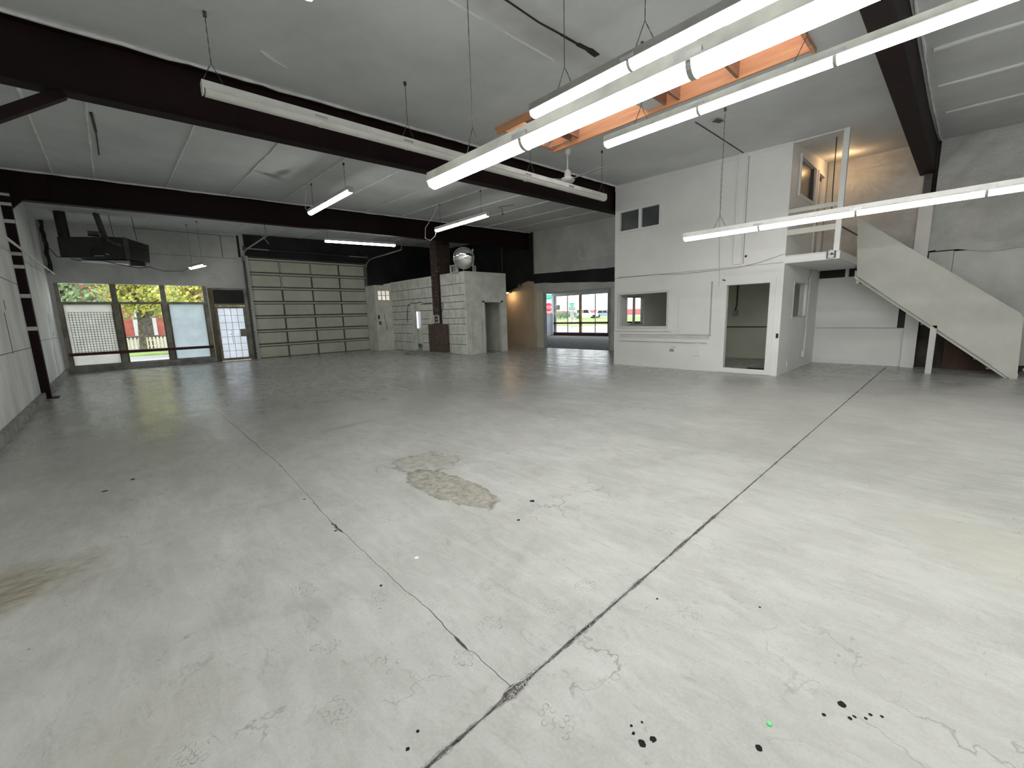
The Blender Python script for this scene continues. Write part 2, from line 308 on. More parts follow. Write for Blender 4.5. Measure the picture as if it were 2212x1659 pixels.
# ------------------------------------------------------------------ room geometry
XL, XR, XRN, YF, YB = -1.3, 14.3, 13.8, 20.3, -6.0      # left wall, right wall, right wall near the stairs, far wall, rear wall
OX, OY0, OY1 = 10.55, 2.65, 6.83                        # office front face and its two ends
def cz(x, y):
    z = 4.5 + .0255*x + .022*y
    if y < OY0 + .01 and x > OX: z += .17*(x-OX)/3.25
    return z
TOP = 5.7
# floor: three slabs that meet in a wide open joint (along x) and a hairline crack (along y)
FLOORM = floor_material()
fl = sgroup('floor', 'grey painted concrete floor with an open joint and a long crack', (6,7,0))
def jag(t, k, amp): return amp*(noise.noise(Vector((t*3.1,k,0)))*.6 + noise.noise(Vector((t*13.,k,5)))*.3 + noise.noise(Vector((t*37.,k,9)))*.25)
xs = [XL-.2] + list(np.arange(.3,4.,.025)) + list(np.arange(4.,13.6,.12)) + [XR+.2]
def gapw(x): return .0065 + .012*max(0,noise.noise(Vector((x*5.,3.3,0)))) + (.012 if abs(x-1.0) < .05 else 0) + .004*max(0,noise.noise(Vector((x*23.,7.3,0))))
lowr = [(x, 1.09 - gapw(x) + jag(x,1,.010)) for x in xs]; uppr = [(x, 1.09 + gapw(x) + jag(x,2,.008)) for x in xs]
ys = list(np.arange(1.12,5.,.03)) + list(np.arange(5.,9.2,.12))
def crx(y): return np.interp(y,[1.1,2.2,3.1,4.9,7.5,9.3,20],[.99,1.0,1.01,1.11,1.13,1.15,1.15]) + jag(y,4,.03)*(1 if y < 9 else 0)
def crg(y): return (0.0016 + .004*max(0,noise.noise(Vector((y*2.6,1.7,0)))) + (.006 if abs(y-1.45) < .04 or abs(y-3.0) < .1 else 0)) * (1 if y < 7.6 else max(0,(9.0-y)/1.4))
lc = [(float(crx(y)-crg(y)), y) for y in ys]; rc = [(float(crx(y)+crg(y)), y) for y in ys]
ul = [p for p in uppr if p[0] < .965]; ur = [p for p in uppr if p[0] > 1.015]
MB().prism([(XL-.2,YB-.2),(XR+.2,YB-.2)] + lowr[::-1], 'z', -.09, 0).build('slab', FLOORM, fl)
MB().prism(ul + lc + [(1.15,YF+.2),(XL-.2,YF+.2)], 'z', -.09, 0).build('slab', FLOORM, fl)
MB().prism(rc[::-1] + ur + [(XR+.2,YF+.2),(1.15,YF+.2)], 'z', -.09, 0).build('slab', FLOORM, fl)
box(XL-.2,XR+.2,YB-.2,YF+.2,-.12,-.009).build('joint_bed', GRIME, fl)
m = MB()
for i in range(900):                            # crumbs lying in and beside the joint
    x = random.choice([random.uniform(.55,2.6), random.uniform(.55,5.), random.uniform(.95,1.1)]); r = random.uniform(.001,.0045); y = 1.09 + random.gauss(0,.009)
    z = -.006 if abs(y-1.09) < gapw(x) else 0.0
    a = [Vector((random.uniform(-1,1),random.uniform(-1,1),random.uniform(-.2,1)))*r for _ in range(4)]
    m.add([Vector((x,y,z+r*.3))+q for q in a], [(0,1,2),(0,2,3),(0,3,1),(1,3,2)])
tag(m.build('joint_crumbs', DEBRIS, fl), kind='stuff')
m = MB()
for sd in (-1,1):
    pr_ = None
    for x in np.arange(.45,6.5,.018):
        base = 1.09 + sd*(gapw(x)-.001); wd = max(0,.012*noise.noise(Vector((x*6.,sd*4.,1.)))+.012*noise.noise(Vector((x*19.,sd*4.,3.)))+(.004 if sd > 0 else .001))
        cur = ((x,base-sd*.002,.0007),(x,base+sd*wd,.0007))
        if pr_ and (wd > .001 or pr_[2]): m.add([pr_[0],cur[0],cur[1],pr_[1]],[(0,1,2,3) if sd > 0 else (3,2,1,0)])
        pr_ = (cur[0],cur[1],wd > .001)
tag(m.build('spalled_edge', mat('spalled_concrete',(.40,.40,.385),.95,.35,60.,.5,90,col2=(.20,.20,.185)), fl, fix=False), kind='stuff')
m = MB()                                        # black oil spots (flat discs)
for (x,y,r) in [(1.16,.62,.013),(1.2,.60,.012),(1.17,.66,.006),(1.23,.66,.005),(1.19,.68,.005),(1.10,.5,.016),(1.43,.33,.012),(1.83,.16,.014),(1.78,.13,.007),(1.80,.12,.006),(1.82,.09,.006),(1.85,.08,.006),(1.73,.20,.007),(1.87,.05,.006),
                (.56,1.19,.007),(.62,1.22,.006),(.47,1.15,.006),(-.25,5.3,.02),(-.05,5.5,.02),(-.95,4.9,.02),(1.0,3.7,.01),(2.3,2.25,.02),(2.0,2.1,.013),(.42,1.07,.006),(.92,2.12,.008),(1.9,.95,.006),(2.2,.55,.006),(.98,2.95,.01)]:
    m.prism([(x+r*(1+.25*random.uniform(-1,1))*math.cos(t), y+r*(1+.25*random.uniform(-1,1))*math.sin(t)) for t in np.linspace(0,2*math.pi,11)[:-1]], 'z', .0002, .0008)
tag(m.build('oil_spots', mat('dried_oil',(.014,.013,.012),.8,.1,3.,spec=.1), fl), kind='stuff')
m = MB()                                        # faint boot prints: blocks of tread
for (x,y,a,n_) in [(1.02,.83,.2,5),(1.45,1.28,-.4,4),(1.2,1.42,.9,4),(.55,1.85,.5,4),(.92,1.35,-.9,3),(1.35,1.65,-.2,3),(.7,1.55,.4,4),(2.45,1.9,.7,4),(.3,1.1,.8,5),(1.9,.75,-.3,3),(.62,2.35,.3,5),(.85,2.0,-.5,4),(1.75,1.25,.6,4),(1.6,2.1,.2,4),(.05,1.7,1.1,4),(2.6,1.2,.1,5),(1.3,2.8,-.3,4),(.45,1.45,.2,5)]:
    for i in range(3):
        for j in range(n_):
            u = (i-1)*.031+random.uniform(-.003,.003); v = j*.030; ca, sa = math.cos(a), math.sin(a)
            if random.random() < .18: continue
            P = lambda r,t: (x+(u+r*1.15*math.cos(t))*ca-(v+r*math.sin(t))*sa, y+(u+r*1.15*math.cos(t))*sa+(v+r*math.sin(t))*ca, .0004)
            q = random.randrange(12); gap_ = random.randint(1,4)
            for k in range(12-gap_):
                t0,t1 = (q+k)*math.pi/6,(q+k+1)*math.pi/6; wi = .0095+random.uniform(-.0006,.0012); m.add([P(.0125,t0),P(.0125,t1),P(wi,t1),P(wi,t0)],[(0,1,2,3)])
tag(m.build('boot_print_dust', mat('boot_dust',(.30,.30,.275),.9,.25,30.), fl, fix=False), kind='stuff')
# ceiling with the opening of the skylight well
SK = (5.4,6.86,1.6,5.9)
def ceil_mesh(off, hole=True):
    X = sorted(set(list(np.linspace(XL-.2,OX,25))+list(np.linspace(OX,XR+.2,9))+[SK[0],SK[1]])); Y = sorted(set(list(np.linspace(YB-.2,OY0,13))+[OY0+.02]+list(np.linspace(OY0+.02,YF+.2,27))+[SK[2],SK[3]]))
    m = MB(); idx = {}
    for i,x in enumerate(X):
        for j,y in enumerate(Y):
            edge = SK[0]-.3 < x < SK[1]+.3 and SK[2]-.3 < y < SK[3]+.3
            idx[i,j] = len(m.v); m.v.append((x,y,cz(x,y)+off+(0 if edge or off else .012*noise.noise(Vector((x*.8,y*.8,0))))))
    for i in range(len(X)-1):
        for j in range(len(Y)-1):
            mx,my = (X[i]+X[i+1])/2,(Y[j]+Y[j+1])/2
            if hole and SK[0] < mx < SK[1] and SK[2] < my < SK[3]: continue
            m.f.append((idx[i,j],idx[i,j+1],idx[i+1,j+1],idx[i+1,j]))
    return m
ce = struct('ceiling', ceil_mesh(0), CEIL, 'grey insulated ceiling with pale seams along the purlins', smooth=True, origin=(6,7,4.6), fix=False)
struct('roof_deck', ceil_mesh(.45), DARKGREY, None, ce, fix=False)
for k in (-.5,0,1,2,3,4,5,6,7,8,9,10,11):        # purlin seams of the far bays
    x = .15+1.27*k
    for y0,y1 in ((7.06,13.68),(13.95,20.25)):
        if x > 14: continue
        m = MB(); pts = [(x+.016*noise.noise(Vector((y*1.3,k,0))), y, cz(x,y)-.004) for y in np.linspace(y0,y1,26)]
        m.tube(pts, [.015+.014*max(0,noise.noise(Vector((p[1]*2,k,4)))) for p in pts], 6); m.build('seam', CEIL_LT, ce, True)
for (x,y0,y1) in ((9.62,.55,-3.),(8.15,.55,-2.5),(11.2,.5,-3.)):
    pts = [(x+.06*noise.noise(Vector((y*1.3,x,0))), y, cz(x,y)-.004) for y in np.linspace(y0,y1,20)]
    MB().tube(pts,[.028+.02*noise.noise(Vector((p[1]*2,x,4))) for p in pts],8).build('seam', CEIL, ce, True)
for (yb,xa,xb) in ((6.80,XL,OX),(13.66,XL,XR),(.64,XL,XRN)):   # pale rolled edge of insulation along each beam top
    pts = [(x, yb+.015*noise.noise(Vector((x*2,yb,0))), cz(x,yb)-.012-.012*noise.noise(Vector((x*3,yb,2)))) for x in np.linspace(xa,xb,60)]
    MB().tube(pts, [(.024 if yb > 3 else .013)+.012*noise.noise(Vector((p[0]*4,yb,7))) for p in pts], 6).build('insulation_edge', CEIL_LT, ce, True)
# torn seams and dark slits in the near bay
def slit(pts, w_, name='torn_seam', mt=BLACK, dz=.006):
    m = MB(); n = len(pts)
    for i in range(n-1):
        a,b = pts[i],pts[i+1]
        m.bar((a[0],a[1],cz(*a)-dz),(b[0],b[1],cz(*b)-dz), w_[i], .012)
    return m.build(name, mt, ce)
slit([(3.0,3.47),(3.4,3.47),(3.85,3.49),(4.2,3.47),(4.5,3.46)], [.012,.012,.012,.02]); slit([(4.5,3.46),(4.7,3.44),(4.88,3.45)], [.05,.075])
slit([(7.95,3.53),(8.8,3.54),(9.6,3.55),(10.45,3.56)], [.012,.014,.02,.02]); slit([(2.6,3.83),(3.4,3.86),(4.55,3.87)], [.02,.02], mt=CEIL_LT, dz=.002)
MB().tube([(1.70,5.97,cz(1.7,6)-.002),(1.76,6.0,cz(1.76,6)-.012),(1.9,6.09,cz(1.9,6.1)-.014),(2.05,6.18,cz(2.05,6.2)-.002)],[.01,.022,.022,.01],7).build('puckered_fold', CEIL, ce, True); slit([(8.1,3.26),(8.25,3.2)], [.09], mt=DARKGREY, dz=.03)
slit([(.20,9.3),(.24,10.2),(.26,11.6)], [.035,.02]); slit([(9.6,10.6),(9.75,10.05)],[.03],mt=DARKGREY)
# skylight well lined with pine boards
sk = thing('skylight_well', 'orange pine lined skylight well in the ceiling above the hanging lights', 'skylight', (6.13,3.75,cz(6.13,3.75)))
zt = cz(6.1,3.75)+.43
box(SK[1],SK[1]+.045,SK[2],SK[3],cz(6.9,1.6)-.02,zt).build('side_board', PINE, sk)
box(SK[0]-.045,SK[0],SK[2],SK[3],cz(5.4,1.6)-.02,zt).build('side_board', PINE, sk)
for y0,y1 in ((SK[3],SK[3]+.045),(SK[2]-.045,SK[2])): box(SK[0]-.045,SK[1]+.045,y0,y1,cz(5.4,y0)-.02,zt).build('end_board', PINE, sk)
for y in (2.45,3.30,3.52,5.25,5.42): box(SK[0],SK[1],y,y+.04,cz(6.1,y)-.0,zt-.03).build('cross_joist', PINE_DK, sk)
box(SK[0],SK[1],3.54,3.86,cz(6.1,3.6)+.02,cz(6.1,3.6)+.05).build('hanging_sheet', CEIL, sk)
for k in range(6): box(SK[0]+.26*k-.0,SK[0]+.26*k+.025,SK[2],SK[3],zt-.06,zt-.01).build('roof_batten', PINE, sk)
box(SK[0]-.04,SK[1]+.04,SK[2]-.04,SK[3]+.04,zt,zt+.015).build('skylight_pane', SKYPANE, sk)
box(5.42,5.52,5.80,5.90,cz(5.4,5.8)+.03,cz(5.4,5.8)+.10).build('black_clip', BLACK, sk); box(5.54,5.60,5.80,5.90,cz(5.4,5.8)+.02,cz(5.4,5.8)+.06).build('white_clip', W_METAL, sk)
m = MB()
for k in range(14):
    a = random.uniform(0,6.28); m.bar((6.86+random.uniform(-.1,.25),5.55+random.uniform(-.25,.5),cz(6.9,5.7)-.012),(6.86+.3*math.cos(a),5.75+.3*math.sin(a),cz(6.9,5.7)-.02),.05,.006)
m.build('torn_flap', CEIL, sk)
# walls
struct('wall_left', box(XL-.2,XL,YB,YF+.2,0,TOP), W_LEFT, 'scuffed white left wall behind the dark steel column')
o = bpy.data.objects['wall_left']
for (y0,y1,z0,z1) in ((-2,13.5,2.42,2.432),(-2,13.5,1.12,1.132),(13.75,20.2,1.22,1.23)): box(XL-.001,XL+.004,y0,y1,z0,z1).build('joint_or_shade_line', DARKGREY, o)
for (y,z0,z1,w_) in ((11.4,1.85,2.02,.03),(11.2,1.1,1.8,.03),(17.9,.2,.95,.02),(18.4,1.65,1.95,.03),(18.6,1.3,1.4,.03)): box(XL-.001,XL+.005,y,y+w_,z0,z1).build('tear', DARKGREY, o)
struct('baseboard_left', box(XL,XL+.07,YB,13.5,0,.14), CONC, 'rough concrete kerb along the left wall'); struct('baseboard_left_far', box(XL,XL+.07,13.75,YF,0,.16), CONC, 'rough concrete kerb of the left wall beyond the column')
WIN = (-1.17,2.80,.20,2.98)
struct('wall_far', grid_wall('y',YF,YF+.2,(XL-.2,XR+.2),(0,TOP),[WIN,(2.93,4.2,0,2.9),(4.27,9.42,0,4.2),(9.55,10.9,2.2,3.15),(11.45,12.7,.95,2.35)]), W_WALL, 'dull white far wall with the shop window and the garage door')
wf = bpy.data.objects['wall_far']
box(4.33,9.55,YF-.05,YF+.0,4.22,TOP).build('dark_header', DARKINS, wf)
box(9.5,XR,YF-.06,YF,3.1,TOP).build('dark_insulation', DARKINS, wf)
for (x0,x1,z0,z1) in ((1.0,4.05,4.93,4.945),(3.55,3.57,4.1,4.93),(1.0,4.1,4.08,4.09),(3.1,3.3,3.30,3.305),(3.1,3.3,3.45,3.455)): box(x0,x1,YF-.006,YF,z0,z1).build('joint_or_shade_line', DARKGREY, wf)
box(4.10,4.18,YF-.012,YF,4.15,5.0).build('slot', BLACK, wf)
m = MB()
pts = [(-1.18+.05*noise.noise(Vector((z*4,0,0))),YF-.03,z) for z in np.linspace(3.3,5.2,14)]; m.tube(pts,[.05+.03*noise.noise(Vector((p[2]*6,1,0))) for p in pts],7); m.build('torn_corner_strip', BLACK, wf)
OP = (9.43,12.98,0,2.43)
struct('wall_right', grid_wall('x',XR,XR+.2,(OY0,YF+.2),(0,TOP),[OP,(8.05,8.92,1.0,2.10)]), W_WALL, 'dull white right wall with the wide opening to the front room')
wr = bpy.data.objects['wall_right']
m = MB(); n_ = 40; zb = lambda y: 3.02 - .35*max(0,min(1,(y-14.2)/1.0)) + .06*noise.noise(Vector((y*3,0,0)))    # dark insulation with a ragged lower edge
ysd = list(np.linspace(13.5,20.25,n_)); m.add([(XR-.05,y,zb(y)) for y in ysd]+[(XR-.05,y,TOP) for y in ysd],[(i,i+1,n_+i+1,n_+i) for i in range(n_-1)]); m.add([(XR-.01,y,zb(y)) for y in ysd],[]); 
m.build('dark_insulation', DARKINS, wr, fix=False)
m = MB(); ysd = list(np.linspace(6.9,13.5,45)); top_ = lambda y: 3.33-.03*(13.4-y)+(.02*noise.noise(Vector((y*2,1,0)))); bot_ = lambda y: (2.92-.06*(13.4-y)+.07*noise.noise(Vector((y*1.6,3,0))))
n_ = len(ysd); m.add([(XR-.03,y,bot_(y)) for y in ysd]+[(XR-.09,y,(bot_(y)+top_(y))/2) for y in ysd]+[(XR-.02,y,top_(y)) for y in ysd],[(i,i+1,n_+i+1,n_+i) for i in range(n_-1)]+[(n_+i,n_+i+1,2*n_+i+1,2*n_+i) for i in range(n_-1)])
m.build('torn_dark_strip', DARKINS, wr, fix=False)
box(XR-.02,XR,13.5,16.6,0,3.3).build('beige_board', BEIGE, wr)
box(XR-.03,XR,13.42,13.5,0,3.0).build('corner_bead', W_WALL, wr)
box(XR-.012,XR,12.98,13.4,0,2.50).build('jamb_board', OLIVE, wr); box(XR-.012,XR+.2,12.965,12.98,0,2.43).build('jamb', G_HOUSING, wr); box(XR-.02,XR+.2,9.43,9.50,0,2.43).build('jamb', G_HOUSING, wr)
box(XR-.004,XR+.01,6.9,13.4,2.46,2.468).build('seam', DARKGREY, wr)
MB().bar((XR-.012,9.3,3.74),(XR-.012,10.85,3.69),.02,.02).bar((XR-.012,10.86,3.66),(XR-.012,11.0,4.2),.02,.03).build('ragged_seam', CEIL_LT, wr)
m = MB(); [m.tube([(XR-.05+random.uniform(-.03,.03),14.3+.1*k+random.uniform(-.1,.1),zb(14.3+.1*k)+.05),(XR-.06,14.35+.1*k,zb(14.3+.1*k)-random.uniform(.05,.22))],[.05,.02],5) for k in range(8)]; m.build('hanging_shred', BLACK, wr)
# near right wall: dark backing, boards, sheeting
struct('wall_right_near', box(XRN+.08,XR+.2,YB,OY0,0,TOP), BROWN, 'wall behind the stairs, dark below and sheeted above')
wn = bpy.data.objects['wall_right_near']
SHADELINE = mat('grey_shade_line',(.22,.22,.21),.8)
box(XRN,XRN+.08,.80,OY0-.002,0,.925).build('wall_board', W_OFFICE, wn); MB().prism([(OY0-.002,.935),(OY0-.002,2.22),(1.90,2.22),(1.80,2.08),(1.45,1.79),(1.22,1.66),(1.0,1.62),(1.0,.935)],'x',XRN,XRN+.07).build('wall_board', W_OFFICE, wn); box(XRN-.003,XRN+.001,.862,.874,0,.93).build('joint_or_shade_line', SHADELINE, wn)  # last strip paints the shading line between board and column
box(XRN,XRN+.08,2.03,2.10,2.22,2.45).build('stud', W_OFFICE, wn); box(XRN+.07,XRN+.079,.9,OY0,1.5,2.5).build('gap_back', BLACK, wn)
box(XRN+.07,XRN+.079,.86,1.0,.94,2.2).build('gap_back', BLACK, wn)
box(XRN,XRN+.08,YB,.2,1.0,2.62).build('wall_board', W_WALL, wn); box(XRN,XRN+.08,.208,.60,1.0,2.64).build('wall_board', W_WALL, wn); box(XRN+.01,XRN+.08,YB,-.93,.14,1.0).build('wall_board', W_WALL, wn)
box(XRN+.06,XRN+.079,-.9,.6,.86,1.3).build('gap_back', BLACK, wn)
def sheet(y0,y1,z0f,z1,name,amp,parent,fold):
    m = MB(); ny,nz = int((y1-y0)*28),70; ny = min(ny,160)
    for i in range(ny+1):
        y = y0+(y1-y0)*i/ny; z0 = z0f(y)
        for j in range(nz+1):
            t = j/nz; z = z0+(z1-z0)*t
            d = amp*(noise.noise(Vector((y*1.1,z*1.1,fold)))+.6*noise.noise(Vector((y*2.6+z*1.5,z*1.2,fold+3)))) + amp*.5*abs(noise.noise(Vector((y*4.+z*3.,z*1.6-y,fold+7)))) + .3*amp*noise.noise(Vector((y*9,z*7,fold)))
            if fold > 10: d += .017*math.sin(9*math.atan2(z-4.75,y-2.1)*2.2)*math.exp(-((z-4.35)**2+(y-1.7)**2)*2.2)
            e = .05*math.exp(-((t)*18)**2)
            m.v.append((XRN-.03-d-.02*math.exp(-(t*10)**2)+e*0, y, z))
    for i in range(ny):
        for j in range(nz):
            q = i*(nz+1)+j; m.f.append((q,q+1,q+nz+2,q+nz+1))
    return m.build(name, SHEET, parent, True, fix=False)
sheet(YB+.1,.62,lambda y: 2.62+.05*math.sin(y*2.)+.03*math.sin(y*5),5.2,'insulation_sheet',.045,wn,1.)
sheet(.72,OY0-.01,lambda y: 2.5,5.3,'insulation_sheet',.05,wn,12.)
box(XRN-.05,XRN+.0,YB,.5,2.66,2.69).build('sheet_batten', SHEET, wn)
struct('wall_rear', box(XL-.2,XR+.2,YB-.2,YB,0,TOP), W_WALL, 'plain rear wall')
# boxed column at the end of the near beam, plywood under the stairs
c = thing('boxed_column', 'white boxed column standing behind the staircase', 'column', (XRN-.1,.75,0))
box(XRN-.16,XRN+.02,.62,.86,0,3.9).build('casing', W_OFFICE, c); box(XRN-.12,XRN+.0,.70,.83,3.9,4.42).build('steel_post', DARKGREY, c)
tag(box(XRN-.06,XRN+.04,-.75,.16,0,.74).build('plywood_sheet', PLYBROWN), 'brown plywood sheet standing in the dark under the stairs', 'plywood sheet')
# steel beams (I sections) and the left column
def ibeam(label, y0, y1, x0, x1, zb):
    t = thing('steel_beam', label, 'beam', ((x0+x1)/2,(y0+y1)/2,zb((x0+x1)/2)), 'steel roof beams'); t['kind'] = 'structure'
    yc = (y0+y1)/2
    def slope(mb, ya, yb_, za, zb_):
        vs = []
        for x in (x0,x1): vs += [(x,ya,za(x)),(x,yb_,za(x)),(x,yb_,zb_(x)),(x,ya,zb_(x))]
        return mb.add(vs,[(0,1,2,3),(4,7,6,5),(0,4,5,1),(1,5,6,2),(2,6,7,3),(3,7,4,0)])
    slope(MB(), y0, y1, zb, lambda x: zb(x)+.018).build('bottom_flange', BEAM, t)
    slope(MB(), yc-.008 if y0 > 3 else y0+.004, yc+.008, lambda x: zb(x)+.018, lambda x: cz(x,yc)+.03).build('web', BEAM, t)
    slope(MB(), y0, y1, lambda x: cz(x,yc)-.035, lambda x: cz(x,yc)+.03).build('top_flange', BEAM, t)
    return t
ibeam('dark steel roof beam in front of the white office, above the unlit light', 6.83, 7.03, XL, 14.2, lambda x: 4.02+.0209*x)
ibeam('dark steel roof beam above the garage door, second from the camera', 13.7, 13.9, XL, XR, lambda x: 4.2+.018*x)
ibeam('dark steel roof beam overhead, ending at the boxed column by the stairs', .68, .91, XL, XRN, lambda x: 4.2+.018*(x-5.4))
tag(MB().bar((-.05,6.93,4.02),(-.80,6.93,3.48),.10,.10).build('knee_brace', BEAM), 'dark diagonal brace under the beam at the left edge', 'brace')
c = thing('steel_column', 'dark maroon steel column standing against the left wall', 'column', (-1.23,13.6,0))
box(XL,-1.16,13.52,13.72,0,4.45).build('post', BEAM, c); box(XL,-1.05,13.45,13.8,0,.012).build('base_plate', BEAM, c)
m = MB().prism([(XL,4.1),(XL,4.75),(-.6,4.75),(-.6,4.28),(-.98,4.2),(-1.16,4.0)],'y',13.71,13.80); m.build('haunch', BEAM, c)
for z,h in ((4.19,.05),(4.00,.06),(3.66,.07),(3.02,.07),(2.76,.07),(2.16,.08),(1.48,.08)): box(XL,-1.15,13.50,13.52,z,z+h).build('strap', W_WALL, c)
m = MB().tube([(-1.1,8.5,3.0),(-1.1,20.0,3.23)],.022,8); tag(m.build('wall_pipe', W_METAL), 'white pipe running along the left wall to the far corner', 'pipe')
# ------------------------------------------------------------------ shop window on the far wall
w1 = sgroup('window_1', 'wide shop window of six panes in the far wall', (.8,YF,.2), 'window')
x0,x1,z0,z1 = WIN
box(x0-.06,x1+.06,YF-.10,YF+.16,0,.21).build('sill_block', CONC, w1)
MX = (.20,1.53)                                  # mullions
for xm,wd in ((x0+.03,.10),(MX[0],.16),(MX[1],.15),(x1-.0,.12)): box(xm-wd/2,xm+wd/2,YF-.02,YF+.14,z0,z1).build('mullion', FRAMEGR, w1)
for (xa,xb) in ((x0+.05,MX[0]-.08),(MX[0]+.08,MX[1]-.075),(MX[1]+.075,x1-.06)):
    box(xa,xb,YF-.01,YF+.12,2.29,2.37).build('transom_bar', FRAMEGR, w1)
    box(xa,xb,YF+.0,YF+.12,.21,.25).build('bottom_rail', FRAMEGR, w1); box(xa,xa+.05,YF+.0,YF+.12,.25,2.29).build('pane_stop', FRAMETN, w1); box(xb-.03,xb,YF+.0,YF+.12,.25,2.29).build('pane_stop', FRAMETN, w1)
    box(xa,xb,YF+.06,YF+.066,2.37,z1).build('pane', GLASS, w1)
box(x0+.10,MX[0]-.11,YF+.06,YF+.066,.25,2.29).build('pane', FROSTA, w1); box(MX[0]+.13,MX[1]-.105,YF+.06,YF+.066,.25,2.29).build('pane', GLASS, w1); box(MX[1]+.125,x1-.09,YF+.06,YF+.066,.25,2.29).build('pane', FROSTB, w1)
m = MB(); gx0,gx1,gz0,gz1 = x0+.18,MX[0]-.12,.62,2.02
for k in range(15): x = gx0+(gx1-gx0)*k/14; m.box(x-.006,x+.006,YF+.043,YF+.053,gz0,gz1)
for k in range(18): z = gz0+(gz1-gz0)*k/17; m.box(gx0,gx1,YF+.043,YF+.053,z-.006,z+.006)
m.build('wire_grid', DARKGREY, w1)
tag(box(x0+.02,x1+.02,YF-.16,YF-.10,.58,.68).build('guard_rail', REDRAIL), 'dark red guard rail across the shop window', 'rail')
# glazed door beside it
d1 = sgroup('door_1', 'glazed door with a wire grid beside the shop window', (3.56,YF,0), 'door')
box(2.90,3.06,YF-.03,YF+.12,0,2.9).build('jamb', FRAMETN, d1); box(4.10,4.25,YF-.03,YF+.12,0,2.9).build('jamb', FRAMEGR, d1); box(3.0,4.15,YF-.02,YF+.12,2.84,2.92).build('head', FRAMEGR, d1); box(3.0,4.15,YF-.02,YF+.1,2.22,2.30).build('transom_bar', FRAMEGR, d1)
box(3.06,4.10,YF+.02,YF+.05,2.30,2.84).build('black_panel', BLACK, d1)
m = MB(); [m.box(3.06+.17*k,3.07+.17*k,YF+.012,YF+.02,2.30,2.84) for k in range(1,6)]; m.build('panel_rib', BLACKST, d1)
for (a,b,zz0,zz1) in ((3.06,3.14,.02,2.2),(4.02,4.10,.02,2.2),(3.14,4.02,2.12,2.2),(3.14,4.02,.02,.12)): box(a,b,YF+.0,YF+.05,zz0,zz1).build('stile', FRAMEGR, d1)
box(3.14,4.02,YF+.03,YF+.036,.12,2.12).build('pane', FROSTC, d1)
for k in range(1,4): x = 3.14+.88*k/4; box(x-.006,x+.006,YF+.012,YF+.026,.12,2.12).build('glazing_bar', DARKGREY, d1)
for k in range(1,7): z = .12+2.0*k/7; box(3.14,4.02,YF+.012,YF+.026,z-.006,z+.006).build('glazing_bar', DARKGREY, d1)
box(3.82,4.05,YF-.02,YF+.02,.98,1.28).build('lock_box', FRAMEGR, d1); MB().bar((3.53,YF+.02,.7),(3.53,YF+.02,1.25),.02,.01).bar((3.46,YF+.02,1.08),(3.54,YF+.02,1.08),.03,.02).build('latch', DARKGREY, d1)
# garage door: seven sections of four panels
gd = thing('garage_door', 'cream sectional garage door of seven rows of panels', 'door', (6.85,YF,0))
gx = (4.27,9.42); H = 4.18/7; cw = (gx[1]-gx[0]-.1)/4
for r in range(7):
    zz = r*H; s1 = box(gx[0]-.0,gx[1]+.0,YF+.06,YF+.10,zz,zz+H).build('section', ROLLDK, gd)
    for c4 in range(4):
        xa = gx[0]+.05+c4*cw+.03; box(xa,xa+cw-.06,YF+.045,YF+.06,zz+.03,zz+H-.122).build('panel', ROLLER, s1)
    box(gx[0]+.05,gx[1]-.05,YF+.015,YF+.06,zz+H-.085,zz+H-.03).build('strut', ROLLER, s1); box(gx[0]+.05,gx[1]-.05,YF+.03,YF+.06,zz+H-.03,zz+H-.008).build('strut_lip', ROLLDK, s1)
for k in range(1,4):
    x = gx[0]+.05+cw*k; box(x-.03,x+.03,YF+.02,YF+.06,0,4.18).build('stile', ROLLDK, gd)
for k,zr in ((1,(3.62,4.1)),(1,(2.95,3.5)),(2,(3.62,4.1))): x = gx[0]+.05+cw*k; box(x-.012,x+.012,YF+.012,YF+.02,*zr).build('stile_highlight_strip', W_METAL, gd)
for x in (gx[0]-.02,gx[1]+.02):
    MB().box(x-.03,x+.03,YF-.09,YF-.03,0,4.2).build('track', DARKGREY, gd)
    s = 1 if x < 6 else -1; MB().tube([(x,YF-.06,.1),(x,YF-.06,4.0),(x,YF-.15,4.2),(x,YF-.45,4.34),(x,YF-.9,4.38),(x,YF-3.6,4.42)],.028,8).build('track_rail', GALV, gd)
MB().box(x0*0+4.30,4.42,YF-.03,YF,0,5.0).build('side_trim', W_WALL, gd)
MB().tube([(4.3,YF-.12,4.50),(9.5,YF-.12,4.50)],.028,8).build('torsion_shaft', GALV, gd)
MB().tube([(5.2,YF-.12,4.50),(8.6,YF-.12,4.50)],.06,10).build('torsion_spring', BLACKST, gd)
for x in (4.32,9.46): MB().lathe((x,YF-.12,4.50),[(.03,-.04),(.10,-.04),(.10,.04),(.03,.04)],14,(1,0,0)).build('cable_drum', DARKGREY, gd)
box(4.28,9.5,YF-.02,YF-.0,4.20,4.34).build('header_strip', mat('dusty_timber',(.07,.06,.052),.8,.3,2.), gd)
m = MB().bar((4.3,YF-3.5,4.46),(4.3,YF-3.5,5.0),.03,.03).bar((9.5,YF-3.5,4.46),(9.5,YF-3.5,5.02),.03,.03).bar((4.7,YF-2.2,4.42),(4.3,YF-2.2,4.95),.02,.02); m.build('track_hanger', GALV, gd)
box(gx[0]-.03,gx[1]+.03,YF+.10,YF+.13,0,4.25).build('backing', BLACK, gd)
for zz in (.3,1.2,2.1,3.0): MB().lathe((gx[0]+.04,YF-.06,zz),[(.02,-.03),(.035,-.03),(.035,.03),(.02,.03)],10,(1,0,0)).build('roller', W_METAL, gd)
